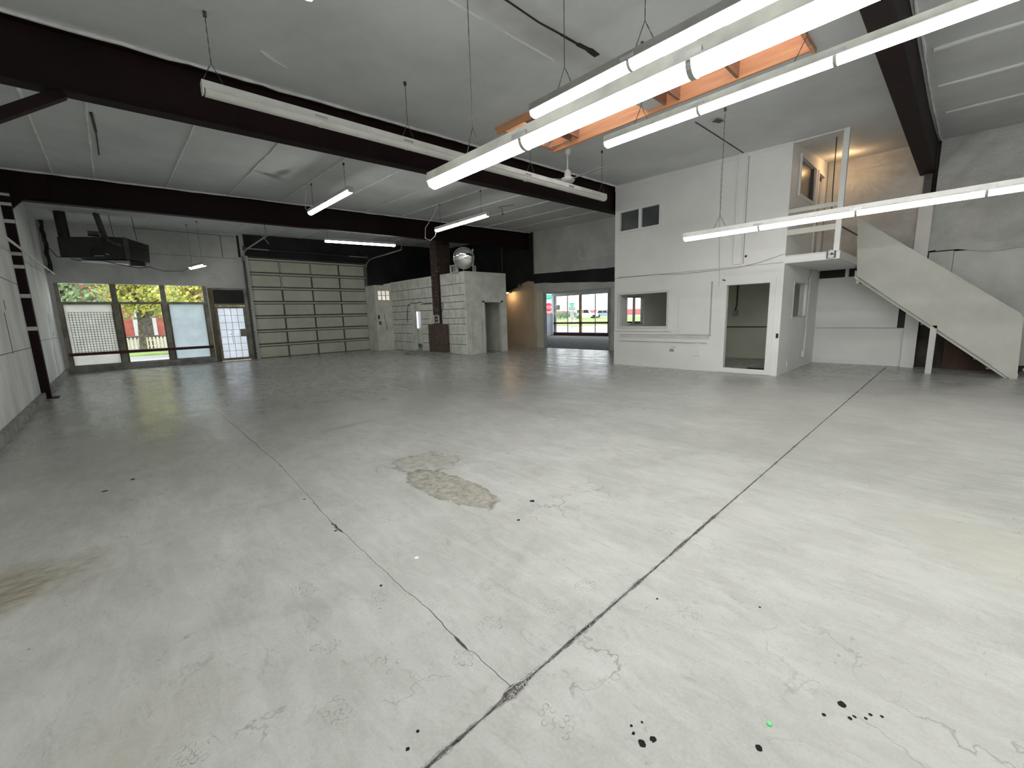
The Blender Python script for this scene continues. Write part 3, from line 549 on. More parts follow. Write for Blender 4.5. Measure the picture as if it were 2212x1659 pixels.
# ------------------------------------------------------------------ side entry wall and bathroom box
SY = 19.3
struct('wall_entry', grid_wall('y',SY,SY+.1,(9.32,10.15),(0,3.12),[(9.46,10.12,2.40,2.88)]), W_BATH, 'narrow cream wall between the garage door and the boarded room')
we = bpy.data.objects['wall_entry']; box(9.32,9.38,SY+.1,YF,0,3.12).build('return', W_BATH, we)
box(9.4,10.13,SY-.012,SY,.0,.12).build('skirting', W_BATH, we)
MB().bar((9.72,SY-.004,1.75),(9.84,SY-.004,.95),.03,.01).build('gouge', DARKGREY, we)
w2 = sgroup('window_2', 'small cream six pane window high beside the garage door', (9.79,SY,2.4), 'window')
for i in range(3):
    for j in range(2): box(9.48+.213*i,9.67+.213*i,SY+.04,SY+.046,2.42+.235*j,2.63+.235*j).build('pane', FROSTY, w2)
for x in (9.46,9.672,9.885,10.098): box(x,x+.022,SY+.01,SY+.07,2.40,2.88).build('glazing_bar', W_BATH, w2)
for z in (2.40,2.63,2.86): box(9.46,10.12,SY+.01,SY+.07,z,z+.022).build('glazing_bar', W_BATH, w2)
tag(box(9.40,9.46,SY-.05,SY,1.52,1.70).build('door_opener_switch', BLACK), 'small black switch box right of the garage door', 'switch')
t = thing('door_lock_plate', 'tan lock plate under the black switch by the garage door', 'lock', (9.5,SY,1.22)); box(9.42,9.56,SY-.02,SY,1.24,1.40).build('plate', FRAMETN, t); MB().lathe((9.5,SY-.02,1.32),[(.03,0),(.035,.03),(.02,.05)],12,(0,-1,0)).build('knob', GALV, t)
BX,BY0,BY1,BXR,BH = 10.15,13.3,19.3,12.32,3.25
struct('wall_bathroom_side', grid_wall('x',BX,BX+.06,(BY0+.12,BY1),(0,BH),[(16.66,17.12,0,2.07),(14.97,15.49,1.2,BH),(14.5,15.84,0,1.24)]), W_BATH, 'long boarded side wall of the cream corner room behind the chimney')
wb = bpy.data.objects['wall_bathroom_side']
JOINTD = mat('dark_board_gap',(.12,.12,.105),.9); JOINTL = mat('grey_groove_paint',(.30,.30,.265),.8)
def boards(ya,yb,z0,z1,rib):                      # one boarded bay: a sheet with proud vertical ribs
    box(BX-.003,BX+.001,ya,yb,z0-.013,z0+.013).build('joint_or_shade_line', JOINTD, wb)
    p = box(BX-.014,BX,ya,yb,z0+.012,z1-.012).build('wall_board', W_BATH, wb)
    m = MB(); y = ya+.04
    while y < yb-.05:
        if random.random() < rib: h = (z1-z0); a = z0+.02+random.uniform(0,.2)*h; m.box(BX-.0165,BX-.014,y,y+.014,a,z1-.02-random.uniform(0,.25)*h)
        y += random.uniform(.07,.11)
    if m.v: tag(m.build('groove_paint', JOINTL, p), kind='stuff')
rows = [0,.40,.80,1.22,1.46,1.82,2.10,2.36,2.80,3.24]
for a,b in zip(rows[:-1],rows[1:]):
    if b < 2.1: boards(17.42,19.25,a,b,.25)
    else: boards(17.5,19.25,a,b,.5 if a > 2.3 else .2); boards(15.62,17.45,a,b,.2)
    if b < 2.1: boards(15.95,16.62,a,b,.35)
    boards(13.36,14.55 if b < 1.3 else 14.92,a,b,.75 if a < 1.7 else .15)
for a in (.40,.80,1.22,1.82,2.36): box(BX-.012,BX-.001,13.36,14.5,a-.045,a-.020).build('batten', DARKGREY, wb) if False else None
box(BX-.04,BX,17.12,17.40,0,2.12).build('door_casing', W_BATH, wb); box(BX-.03,BX,16.62,17.4,2.07,2.14).build('door_casing', W_BATH, wb)
struct('wall_bathroom_front', grid_wall('y',BY0,BY0+.12,(BX,BXR),(0,BH),[(11.09,12.0,0,2.06)]), W_BATH, 'plain cream front wall of the corner room with its doorway')
wbf = bpy.data.objects['wall_bathroom_front']
for (a,b,zz0,zz1) in ((11.0,11.09,0,2.12),(12.0,12.10,0,2.12),(11.0,12.1,2.06,2.13)): box(a,b,BY0-.02,BY0,zz0,zz1).build('door_casing', W_BATH, wbf)
for x in (10.36,10.86):                           # two slotted shelf standards
    s1 = thing('shelf_standard', 'slotted cream shelf standard nearer the corner, left of the doorway' if x < 10.5 else 'slotted cream shelf standard beside the doorway casing', 'shelf standard', (x,BY0,0), 'shelf standards on the corner room')
    box(x,x+.05,BY0-.02,BY0,.05,1.55).build('strip', W_BATH, s1); m = MB(); [m.box(x+.034,x+.048,BY0-.023,BY0-.02,.1+.07*k,.13+.07*k) for k in range(20)]; tag(m.build('slots', JOINTD, s1), kind='stuff')
struct('wall_bathroom_right', box(BXR-.12,BXR,BY0+.12,YF,0,BH), W_BATH, 'right side wall of the corner room')
struct('ceiling_bathroom', box(BX+.12,BXR-.12,BY0+.12,YF,BH-.1,BH), W_BATH, 'flat lid of the corner room')
box(BX+.12,BXR-.12,16.2,16.28,0,BH-.1).build('partition', W_BATH, wbf); box(BX+.10,BX+.14,16.6,17.3,.34,1.02).build('half_panel', W_BATH, wbf); box(BX+.06,10.9,15.5,15.56,0,BH-.1).build('chimney_lining', W_BATH, wbf)
d3 = sgroup('door_3', 'open inner door with a low louvre in the corner room doorway', (11.5,14.0,0), 'door')
box(11.02,11.95,14.25,14.29,.02,2.03).build('leaf', W_BATH, d3)
vt = box(11.25,11.75,14.235,14.25,.28,.56).build('louvre_frame', FRAMEGR, d3)
for k in range(7): MB().bar((11.27,14.228,.31+.035*k),(11.73,14.228,.31+.035*k),.02,.012).build('slat', DARKGREY, vt)
w3 = sgroup('window_3', 'frosted window glimpsed through the slot in the boarded wall', (12.05,YF,.95), 'window')
box(11.45,12.7,YF+.08,YF+.09,.95,2.35).build('pane', frosted('bright_lavender_pane',(.93,.94,1.),.05), w3)
# brick chimney and hearth
def bricks(parent, faces, mt, core):
    core.build('mortar_core', MORTAR, parent)
    for (fx, a0, a1, c, z0, z1) in faces:          # fx 'x': face x=c running along y; 'y': face y=c running along x
        row = 0; z = z0
        while z < z1-.03:
            off = 0 if row%2 == 0 else .11; a = a0-off
            while a < a1-.02:
                s,e = max(a,a0),min(a+.205,a1)
                if e-s > .03:
                    p = random.uniform(.004,.014)
                    (box(c-p,c+.05,s,e,z,z+.062) if fx == 'x' else box(s,e,c-p,c+.05,z,z+.062)).build('brick', mt if random.random() < .85 else BRICKT, parent)
                a += .218
            z += .0762; row += 1
ch = thing('brick_chimney', 'tall slim dark brick chimney rising through the boarded wall', 'chimney', (10.4,15.2,0))
bricks(ch, [('x',14.98,15.48,10.06,1.24,4.62),('y',10.07,10.72,14.97,3.28,4.62)], BRICK, box(10.07,10.72,14.98,15.48,1.225,4.7))
he = thing('brick_firebox', 'low broad brick base under the slim chimney', 'firebox', (10.0,15.1,0))
bricks(he, [('x',14.52,15.82,9.98,.02,1.2),('y',9.99,10.14,14.51,.02,1.2)], BRICKT, box(9.99,10.40,14.52,15.82,0,1.22))
tag(MB().prism([(10.1,14.3),(9.4,14.35),(9.0,14.7),(8.85,15.3),(8.95,16.2),(9.4,16.9),(10.1,17.0)],'z',0,.05).build('hearth_slab', CONC), 'low curved concrete hearth on the floor before the brick base', 'hearth')
pf = thing('framed_vent', 'small white framed plate on the chimney above the brick base', 'vent', (10.03,15.2,1.27))
for (a,b,zz0,zz1) in ((15.02,15.06,1.27,1.60),(15.36,15.40,1.27,1.60),(15.06,15.36,1.27,1.31),(15.06,15.36,1.56,1.60)): box(10.0,10.045,a,b,zz0,zz1).build('frame', W_METAL, pf)
box(10.03,10.045,15.06,15.36,1.31,1.56).build('plate', DARKGREY, pf); box(10.02,10.03,15.1,15.3,1.41,1.46).build('handle', GALV, pf)
cabs = MB().tube([(10.1,17.75,1.32),(10.1,17.78,1.5),(10.1,17.72,1.9),(10.1,17.6,2.12),(10.1,17.3,2.2),(10.1,16.9,2.16),(10.1,16.6,2.22),(10.1,16.2,2.12),(10.1,15.75,2.14),(10.08,15.5,2.08)],.012,6)
tag(cabs.build('black_cable', CABLE, smooth=True), 'black cable looping over the narrow slot in the boarded wall', 'cable')
tag(MB().tube([(10.08,15.0,1.3),(10.08,14.93,1.5),(10.08,14.85,1.8),(10.08,14.75,2.0),(10.08,14.8,2.1),(10.08,14.95,2.1),(10.08,15.02,2.0)],.012,6).build('chimney_cable', CABLE, smooth=True), 'short black cable looping beside the slim chimney', 'cable')
# convex mirror, extractor frame and white bent flue on top of the corner room
cm = thing('convex_mirror', 'round convex mirror above the corner of the cream room', 'mirror', (10.03,13.2,3.34))
ctr = Vector((10.04,13.15,3.70)); axm = (Vector((0,0,1.2))-ctr).normalized()
MB().lathe(ctr, [(.39*math.cos(t), .11*math.sin(t)) for t in np.linspace(0,math.pi/2,9)], 40, axm).build('dome', MIRROR, cm, True)
MB().lathe(ctr-axm*.03, [(.36,0),(.40,0),(.405,.03),(.39,.035)], 40, axm).build('rim', GALV, cm, True)
MB().tube([ctr-axm*.03,(10.2,13.36,3.45),(10.2,13.4,3.2)],.025,8).build('bracket', GALV, cm)
ef = thing('extractor_frame', 'small white framed grille under the convex mirror', 'grille', (10.1,13.9,3.22))
for (a,b,zz0,zz1) in ((13.62,13.66,3.22,3.52),(14.02,14.06,3.22,3.52),(13.66,14.02,3.22,3.26),(13.66,14.02,3.48,3.52)): box(10.02,10.12,a,b,zz0,zz1).build('frame', W_METAL, ef)
box(10.09,10.11,13.66,14.02,3.26,3.48).build('mesh_panel', DARKGREY, ef); box(10.05,10.08,13.83,13.87,3.26,3.48).build('divider', W_METAL, ef); box(10.05,10.08,13.66,13.76,3.27,3.47).build('louvre', G_HOUSING, ef)
tag(MB().tube([(10.72,13.45,3.25),(10.72,13.45,3.75),(10.68,13.45,3.95),(10.74,13.45,4.12)],.035,8).tube([(10.82,13.45,3.25),(10.82,13.45,3.5)],.03,8).build('bent_flue', W_METAL, smooth=True), 'bent white flue pipe right of the convex mirror', 'pipe')
tag(MB().tube([(12.28,13.45,3.25),(12.28,13.45,4.3)],.012,6).build('thin_conduit', DARKGREY), 'thin upright conduit on the dark wall above the corner room', 'conduit')
wl = thing('spot_lamp', 'small warm spot lamp close to the beige wall beyond the cream room', 'lamp', (13.95,14.97,2.55))
MB().tube([(XR-.05,14.97,2.78),(14.05,14.97,2.78),(13.95,14.97,2.72)],.012,8).build('arm', BLACK, wl); MB().lathe((13.95,14.97,2.585),[(.10,0),(.095,.02),(.06,.09),(.02,.14)],16).build('shade', BLACK, wl, True)
MB().lathe((13.95,14.97,2.555),[(.005,0),(.04,.02),(.045,.05),(.02,.09)],14).build('bulb', emis('warm_spot_bulb',(1.0,.62,.30),420.), wl, True)
# ------------------------------------------------------------------ office block
UW,LW,DW = (5.52,6.66,3.70,4.19),(5.24,6.66,1.10,1.98),(2.89,3.79,0,2.05)
struct('wall_office_front', grid_wall('x',OX,OX+.12,(OY0,OY1),(0,5.3),[UW,LW,DW]), W_OFFICE, 'white two storey front wall of the office')
wo = bpy.data.objects['wall_office_front']
AW,AU,AD = (11.45,12.64,1.28,2.05),(11.22,12.52,3.94,4.68),(12.82,13.42,2.58,4.66)
struct('wall_office_alcove', grid_wall('y',OY0,OY0+.12,(OX+.12,XR),(0,5.5),[AW,AU,AD]), W_OFFICE, 'office side wall facing the alcove and the landing')
struct('wall_office_end', grid_wall('y',OY1-.12,OY1-.0,(OX+.12,XR),(0,5.4),[(11.05,12.02,1.12,1.95)]), W_OFFICE, 'far end wall of the office')
struct('ceiling_office', box(OX+.12,XR,OY0+.12,OY1-.12,2.46,2.56), OLIVE, 'ceiling between the two office storeys')
struct('wall_office_back', box(14.05,XR,OY0+.12,OY1-.12,0,2.46), OLIVE, 'cream inner back wall of the office')
bk = bpy.data.objects['wall_office_back']; box(14.035,14.05,OY0+.12,OY1-.12,.93,.965).build('chair_rail', DARKGREY, bk); box(14.03,14.05,OY0+.12,OY1-.12,0,.1).build('skirting', OLIVE, bk)
o = thing('drop_conduit', 'grey conduit with a box hanging on the wall inside the office', 'conduit', (14.0,4.66,1.3)); MB().tube([(14.02,4.72,2.46),(14.02,4.72,1.6),(14.02,4.76,1.45)],.02,8).build('pipe', DARKGREY, o); box(13.98,14.05,4.68,4.8,1.3,1.45).build('outlet', GALV, o)
box(OX-.006,OX,2.68,6.83,2.440,2.452).build('panel_joint', mat('faint_joint',(.40,.40,.39),.7), wo)
for z in (4.9,): box(OX-.02,OX,OY0,OY1,cz(OX,3)-.06,cz(OX,3)+.1).build('cornice', W_OFFICE, wo)
def frame(parent, axis, c, rect, wd, dp, mt, name='casing'):
    a,b,z0,z1 = rect; B = (lambda u0,u1,v0,v1: box(c-dp,c,u0,u1,v0,v1)) if axis == 'x' else (lambda u0,u1,v0,v1: box(u0,u1,c-dp,c,v0,v1))
    for r in ((a-wd,a,z0-wd,z1+wd),(b,b+wd,z0-wd,z1+wd),(a,b,z1,z1+wd),(a,b,z0-wd,z0)): B(*r).build(name, mt, parent)
w4 = sgroup('window_4', 'dark two pane upper window in the white office front', (OX,6.1,3.7), 'window'); frame(w4,'x',OX,UW,.055,.025,W_OFFICE)
box(OX-.01,OX+.05,6.03,6.11,3.70,4.19).build('mullion', W_OFFICE, w4); box(OX+.05,OX+.056,5.52,6.03,3.70,4.19).build('pane', GLASSUP, w4); box(OX+.05,OX+.056,6.11,6.66,3.70,4.19).build('pane', GLASSUP, w4)
w5 = sgroup('window_5', 'wide lower window with a broad white frame in the office front', (OX,5.95,1.1), 'window'); frame(w5,'x',OX,LW,.13,.03,W_OFFICE); frame(w5,'x',OX-.005,(LW[0]-.02,LW[1]+.02,LW[2]-.02,LW[3]+.02),.03,.035,W_TRIM,'bead')
box(OX+.05,OX+.056,LW[0],LW[1],LW[2],LW[3]).build('pane', GLASS, w5)
w6 = sgroup('window_6', 'sliding window seen through the lower office window', (11.5,OY1,1.1), 'window')
for x in (11.05,11.50,11.99): box(x,x+.035,OY1-.09,OY1-.03,1.12,1.95).build('sash', GALV, w6)
for z in (1.12,1.92): box(11.05,12.02,OY1-.09,OY1-.03,z,z+.03).build('sash', GALV, w6)
box(11.08,11.5,OY1-.06,OY1-.055,1.15,1.92).build('pane', GLASS, w6); box(11.53,11.99,OY1-.06,OY1-.055,1.15,1.92).build('pane', GLASS, w6)
w7 = sgroup('window_7', 'narrow cream window in the office side wall of the alcove', (12.0,OY0,1.28), 'window'); frame(w7,'y',OY0,AW,.03,.012,W_TRIM); box(AW[0],AW[1],OY0+.05,OY0+.056,AW[2],AW[3]).build('pane', GLASS, w7); box(12.50,12.64,OY0+.06,OY0+.12,1.28,2.05).build('blind_edge', W_TRIM, w7)
w8 = sgroup('window_8', 'upper window beside the landing lit by a warm bulb', (11.9,OY0,3.94), 'window'); frame(w8,'y',OY0,AU,.06,.03,W_OFFICE); box(AU[0],AU[1],OY0+.05,OY0+.056,AU[2],AU[3]).build('pane', GLASSUP, w8); box(12.40,12.5,OY0+.0,OY0+.05,3.94,4.68).build('sash', DARKGREY, w8)
d4 = sgroup('door_4', 'upper door on the landing beside the warm lit window', (13.1,OY0,2.58), 'door'); frame(d4,'y',OY0,(AD[0],AD[1],AD[2]+.07,AD[3]),.06,.03,W_OFFICE); box(AD[0],AD[1],OY0+.05,OY0+.09,AD[2],AD[3]).build('leaf', PLYBROWN, d4)
for k in range(4): box(AD[0]+.05+.14*k,AD[0]+.09+.14*k,OY0+.035,OY0+.05,AD[2]+.1,AD[3]-.1).build('slat', OLIVE, d4)
d5 = sgroup('door_5', 'office doorway with the door swung inward', (OX,3.34,0), 'door')
frame(d5,'x',OX,(DW[0],DW[1],.12,DW[3]),.11,.02,W_OFFICE); frame(d5,'x',OX+.02,(DW[0]+.01,DW[1]-.01,.02,DW[3]-.01),.03,.03,W_TRIM,'stop')
box(OX+.12,OX+1.0,2.86,2.90,.01,2.03).build('leaf', OLIVE, d5); MB().tube([(OX+.95,2.90,.93),(OX+.95,2.97,.93),(OX+.80,2.98,.93)],.016,8).lathe((OX+.95,2.90,.93),[(.03,0),(.03,.012)],12,(0,1,0)).build('lever_handle', GALV, d5, True)
tag(box(OX-.012,OX-.0,2.67,2.715,.84,.94).build('strike_plate', BLACK), 'small black strike plate on the casing right of the office doorway', 'strike plate')
tag(box(10.85,11.65,2.98,3.55,.0,.014).build('floor_mat', mat('black_mat',(.02,.02,.02),.95,.2,30.,.5,80)), 'black floor mat just inside the office doorway', 'mat')
ap = thing('access_panel', 'plain white access panel right of the lower office window', 'panel', (OX,4.53,.9)); box(OX-.016,OX,4.14,4.92,.90,2.14).build('board', W_OFFICE, ap); box(OX-.02,OX,4.115,4.14,.88,2.16).build('edge_strip', mat('grey_edge',(.40,.40,.39),.6), ap)
ws = thing('wall_ledge', 'white ledge on three short legs below the office window', 'ledge', (OX,5.4,.38))
box(OX-.05,OX,4.17,6.62,.70,.78).build('ledge_board', W_OFFICE, ws); box(OX-.02,OX,4.14,6.62,.78,.875).build('backing', W_TRIM, ws); box(OX-.025,OX,4.1,6.62,.875,.885).build('top_bead', mat('grey_bead',(.42,.42,.41),.6), ws)
for y in (6.40,5.58,4.34): box(OX-.028,OX,y,y+.11,.37,.70).build('leg', W_OFFICE, ws)
MB().box(OX-.004,OX,5.02,5.14,.44,.52).box(OX-.004,OX,4.98,5.1,.56,.575).build('scuff', mat('scuff_grey',(.36,.36,.35),.7), ws)
tag(box(OX-.05,OX,3.50,3.67,2.50,cz(OX,3.5)).build('duct_chase', W_OFFICE), 'white boxed duct running up the office front to the ceiling', 'duct')
tag(box(OX-.005,OX+.0,3.462,3.478,2.5,cz(OX,3.5)).build('duct_side_strip', mat('grey_strip',(.33,.33,.32),.6)), 'thin grey strip beside the white boxed duct', 'strip')
tag(MB().tube([(OX-.01,4.05,4.85),(OX-.01,4.02,3.5),(OX-.01,3.98,2.5),(OX-.01,3.96,2.02)],.008,6).build('drop_wire', W_WALL), 'thin wire hanging down the office front left of the duct', 'wire')
tag(MB().tube([(OX-.01,6.7,2.47),(OX-.01,5.6,2.45),(OX-.01,4.9,2.40),(OX-.01,4.2,2.41),(OX-.01,3.6,2.42),(OX-.01,3.1,2.50),(OX-.01,2.66,2.62)],.007,6).build('sagging_wire', G_HOUSING), 'thin wire sagging across the office front above the doorway', 'wire')
tag(MB().lathe((OX,3.42,2.66),[(.025,0),(.025,.01)],10,(-1,0,0)).build('cable_hole', BLACK), 'small black cable hole right of the duct foot', 'cable hole')
tag(MB().tube([(OX-.03,3.88,2.18),(OX-.03,3.82,2.16)],.015,6).build('door_closer_stub', DARKGREY), 'small dark bracket over the left of the office doorway', 'bracket')
ol = thing('office_fill_lamp', 'unseen ceiling lamp added to brighten the office doorway', 'lamp', (12.2,4.6,2.40)); box(11.7,12.7,4.5,4.7,2.42,2.46).build('base', W_METAL, ol); box(11.72,12.68,4.52,4.68,2.395,2.42).build('lens', emis('office_fill_lens',(1.,1.,.9),2.2), ol)  # unseen fill lamp, added to brighten the dark doorway
# alcove fittings
ob = thing('outlet_box', 'white outlet box with conduit below the alcove window', 'outlet', (12.69,OY0,.24)); box(12.62,12.78,OY0-.05,OY0,.24,.40).build('box', W_METAL, ob); MB().tube([(12.70,OY0-.025,.40),(12.72,OY0-.025,2.2),(12.9,OY0-.03,2.38),(13.4,OY0-.03,2.40)],.02,8).build('conduit', W_METAL, ob)
tag(box(11.28,11.36,OY0-.02,OY0,.12,.26).build('low_outlet', W_METAL), 'small white outlet low on the alcove wall near the corner', 'outlet')
# landing and stairs
ld = thing('landing', 'white raised landing with corner post and rails above the alcove', 'landing', (12.1,2.1,2.41))
LY = 1.72
box(OX+.04,XRN,LY+.04,OY0,2.50,2.575).build('deck', W_WALL, ld); box(OX,OX+.04,LY,OY0,2.42,2.575).build('fascia', W_OFFICE, ld); box(OX+.04,12.9,LY,LY+.04,2.42,2.575).build('fascia', W_STAIR, ld); box(OX+.04,XRN,LY+.04,OY0,2.42,2.45).build('soffit', W_OFFICE, ld)
box(OX-.008,OX+.0,LY-.005,OY0,2.548,2.578).build('edge_strip', W_TRIM, ld)
box(OX+.0,OX+.09,LY+.02,LY+.11,2.575,cz(OX,LY)+.02).build('corner_post', W_OFFICE, ld)
for z0_,z1_ in ((2.99,3.10),(3.43,3.51)): box(OX+.01,OX+.05,LY+.11,OY0,z0_,z1_).build('rail', W_STAIR, ld)
box(OX+.02,OX+.06,LY+.1,OY0,4.80,4.95).build('head_strip', W_OFFICE, ld)
MB().bar((OX+.09,LY+.05,3.05),(12.6,LY+.05,3.08),.03,.02).build('side_rail', DARKGREY, ld)
tag(MB().tube([(10.9,2.0,4.8),(10.95,2.0,3.9),(11.02,2.0,3.45)],.009,6).build('hanging_cord', CABLE), 'thin dark cord hanging beside the landing post', 'cord')
fl2 = thing('twin_floodlight', 'small chrome twin lamp fixed on the landing edge', 'lamp', (OX,1.85,2.44)); box(OX-.03,OX-.008,1.78,1.93,2.44,2.575).build('plate', DARKGREY, fl2)
for z in (2.475,2.545): MB().lathe((OX-.03,1.855,z),[(.055,0),(.05,.02),(.02,.04)],16,(-1,0,0)).build('reflector', MIRROR if False else W_METAL, fl2, True)
MB().lathe((OX-.05,1.835,2.515),[(.022,0),(.022,.04),(.01,.05)],12,(-1,0,0)).build('sensor', DARKGREY, fl2)
sp = thing('staircase', 'white staircase with a solid guard panel rising to the landing', 'staircase', (13.2,.4,0))
GXp = 12.6
MB().prism([(1.70,2.17),(1.79,3.44),(-.82,1.22),(-.86,1.17),(-.90,0.0),(-.79,0.02)],'x',GXp,GXp+.06).build('guard_panel', W_STAIR, sp)
MB().bar((GXp+.03,1.79,3.45),(GXp+.03,-.83,1.225),.09,.03).build('cap_rail', W_STAIR, sp)
MB().prism([(1.75,2.12),(1.75,2.30),(-.80,.16),(-.80,-.0),(-.74,-.0)],'x',GXp+.06,GXp+.11).build('stringer', W_STAIR, sp); MB().prism([(1.75,2.12),(1.75,2.30),(-.80,.16),(-.80,-.0),(-.74,-.0)],'x',XRN-.22,XRN-.17).build('stringer', W_STAIR, sp)
MB().bar((GXp+.02,1.66,2.115),(GXp+.02,-.55,.245),.05,.012).build('edge_batten', G_HOUSING, sp)
ns_ = 13
for k in range(ns_):
    z = 2.575*(k+1)/(ns_+1); y = -.72+ (LY+.72)*k/ns_
    box(GXp+.11,XRN-.22,y,y+.23,z-.035,z).build('tread', CARPET, sp)
box(12.60,12.70,.285,.385,0,1.03).build('support_post', W_TRIM, sp)
box(GXp-.005,GXp+.07,-.905,-.80,0,.10).build('foot_block', W_STAIR, sp)
MB().box(12.70,XRN-.16,1.66,1.72,2.0,2.42).build('top_riser', W_STAIR, sp)
tag(box(13.2,13.28,-3.2,-1.0,.09,.14).build('low_white_rail', W_METAL), 'low white rail beyond the foot of the stairs at the right edge', 'rail')
lb = thing('bare_bulb', 'bare warm bulb hanging behind the landing post', 'lamp', (13.0,2.17,4.70)); MB().tube([(13.0,2.17,4.96),(13.0,2.17,4.84)],.02,8).build('holder', W_METAL, lb); MB().lathe((13.0,2.17,4.74),[(.005,0),(.03,.01),(.035,.05),(.02,.10)],14).build('bulb', WARM, lb, True)
# ------------------------------------------------------------------ front room beyond the opening
FX,FYL = 23.0,20.0
struct('floor_front_room', box(XR+.0,FX+.2,6.0,FYL+.2,-.10,.004), CARPET, 'grey carpet floor of the front room')
struct('ceiling_front_room', box(XR+.2,FX+.2,6.0,FYL+.2,2.98,3.1), W_WALL, 'low ceiling of the front room')
struct('wall_front_room_left', grid_wall('y',FYL,FYL+.2,(XR+.2,FX+.2),(0,3.0),[(20.9,23.12,1.52,2.92)]), SHOWBLUE, 'pale blue left wall of the front room')
wfl = bpy.data.objects['wall_front_room_left']; box(XR+.2,FX,FYL-.02,FYL,.78,.82).build('chair_rail', W_TRIM, wfl); box(XR+.2,FX,FYL-.02,FYL,0,.1).build('skirting', W_TRIM, wfl)
struct('wall_front_room_rear', box(XR+.2,FX+.2,5.8,6.0,0,3.0), SHOWBLUE, 'right end wall of the front room')
w9 = sgroup('window_9', 'street window of the front room with dark red frames', (FX,15,.1), 'window')
RB = mat('dark_red_brown_frame',(.09,.035,.03),.5,.2,3.); OB = mat('orange_brown_post',(.30,.15,.07),.6,.2,3.)
box(FX-.05,FX+.15,6.0,19.9,0,.22).build('sill', RB, w9); box(FX-.03,FX+.12,6.0,19.9,.80,.93).build('mid_rail', FRAMETN, w9); box(FX-.02,FX+.12,6.0,19.9,2.72,3.0).build('head', W_TRIM, w9)
for y in (19.8,17.55,15.3,13.0,10.7,8.4): box(FX-.03,FX+.12,y-.07,y+.07,.22,2.72).build('post', OB if y == 17.55 else FRAMEGR, w9)
for y in (18.65,16.35,14.1,11.9,9.5,7.2): box(FX+.0,FX+.06,y-.02,y+.02,.22,2.72).build('glazing_bar', FRAMEGR, w9)
for a,b in zip((6.0,8.4,10.7,13.0,15.3,17.55),(8.4,10.7,13.0,15.3,17.55,19.8)):
    for zz0,zz1 in ((.22,.80),(.93,2.72)): box(FX+.03,FX+.036,a+.07,b-.07,zz0,zz1).build('pane', GLASS, w9)
w10 = sgroup('window_10', 'side window of the front room with the stop sign beyond', (22,FYL,1.52), 'window'); box(20.9,23.12,FYL+.1,FYL+.106,1.52,2.92).build('pane', GLASS, w10); box(20.9,23.0,FYL-.0,FYL+.12,1.50,1.55).build('bottom_rail', W_TRIM, w10)
w11 = sgroup('window_11', 'interior window between front room and office passage', (XR,8.5,1.0), 'window'); box(XR+.1,XR+.106,8.05,8.92,1.0,2.1).build('pane', GLASS, w11); box(XR+.06,XR+.12,8.47,8.5,1.0,2.1).build('mullion', GALV, w11)
struct('trim_1', MB().prism([(9.5,2.48),(12.75,2.43),(12.75,2.62),(9.5,2.72)],'x',XR+.5,XR+.7), W_WALL, 'sloping soffit just inside the opening')
# ------------------------------------------------------------------ hanging strip lights
SEC_H = [(-.074,.018),(.074,.018),(.074,.030),(.060,.040),(.054,.098),(-.054,.098),(-.060,.040),(-.074,.030)]
SEC_L = [(.062*math.cos(t), .017 + .060*math.sin(t)) for t in np.linspace(math.pi,2*math.pi,11)]
SEC_R = [(.066*math.cos(t), .0175 + .065*math.sin(t)) for t in np.linspace(math.pi,2*math.pi,11)]
def chain(m, a, b, link=.045):
    a = Vector(a); b = Vector(b); n = max(2,int((b-a).length/link)); d = (b-a)/n
    for i in range(n):
        p,q = a+d*i,a+d*(i+1); w_,h_ = (.008,.0035) if i%2 == 0 else (.0035,.008); m.bar(p-d*.08,q+d*.08,w_,h_)
def strip_light(label, a, b, nseg, lit, hang, group, hmat=G_HOUSING, bridle=True, cat='light'):
    if 'far bay' in group: hmat = W_METAL
    lensm = LENSOFF if not lit else (LENSFAR if 'far bay' in group else LENS)
    a = Vector(a); b = Vector(b); t = thing('strip_light', label, cat, a, group); d = (b-a).normalized(); Ls = (b-a).length/nseg
    MB().sweep(SEC_H, a, b).build('housing', hmat, t)
    for k in range(nseg):
        p = a+d*(Ls*k+.012); q = a+d*(Ls*(k+1)-.012); MB().sweep(SEC_L, p, q).build('lens', lensm, t, True)
        if k: c = a+d*Ls*k; MB().sweep(SEC_R, c-d*.014, c+d*.014).build('coupling', RING if lit else LENSOFF, t); [MB().sweep([(u-.006,.030),(u+.006,.030),(u+.006,.060),(u-.006,.060)], c-d*.07, c+d*.07).build('clip', GALV, t) for u in (-.068,.068)]
    for e,s in ((a,-1),(b,1)): MB().sweep([(-.045,-.026),(.045,-.026),(.064,.02),(.054,.098),(-.054,.098),(-.064,.02)], e, e+d*s*.012).build('end_cap', hmat, t)
    for h in hang:
        p = a+d*h; m = MB(); z = cz(p.x,p.y); ap_ = p+Vector((0,0,.30 if z-p.z > .6 else .22))
        chain(m, (p.x,p.y,z-.01), ap_)
        if bridle: chain(m, ap_, p+d*.10+Vector((0,0,.098))); chain(m, ap_, p-d*.10+Vector((0,0,.098)))
        else: chain(m, ap_, p+Vector((0,0,.098)))
        m.box(p.x-.015,p.x+.015,p.y-.015,p.y+.015,z-.05,z); m.build('chain', CHAIN, t)
    return t
NR = 6; E6 = 1.22*NR
strip_light('nearest bright strip light, sweeping across the top right over the floor joint', (2.36,3.51,2.73), (2.36,3.51-E6,2.73), NR, True, (.62,3.0,5.5), 'long lit light rows')
strip_light('lit strip light row directly behind the nearest one, mostly hidden by it', (3.72,3.48,3.70), (3.72,3.48-E6,3.70), NR, True, (.45,1.35,3.7,6.), 'long lit light rows', hmat=mat('dim_grey_enamel',(.20,.205,.19),.5,.1,3.))
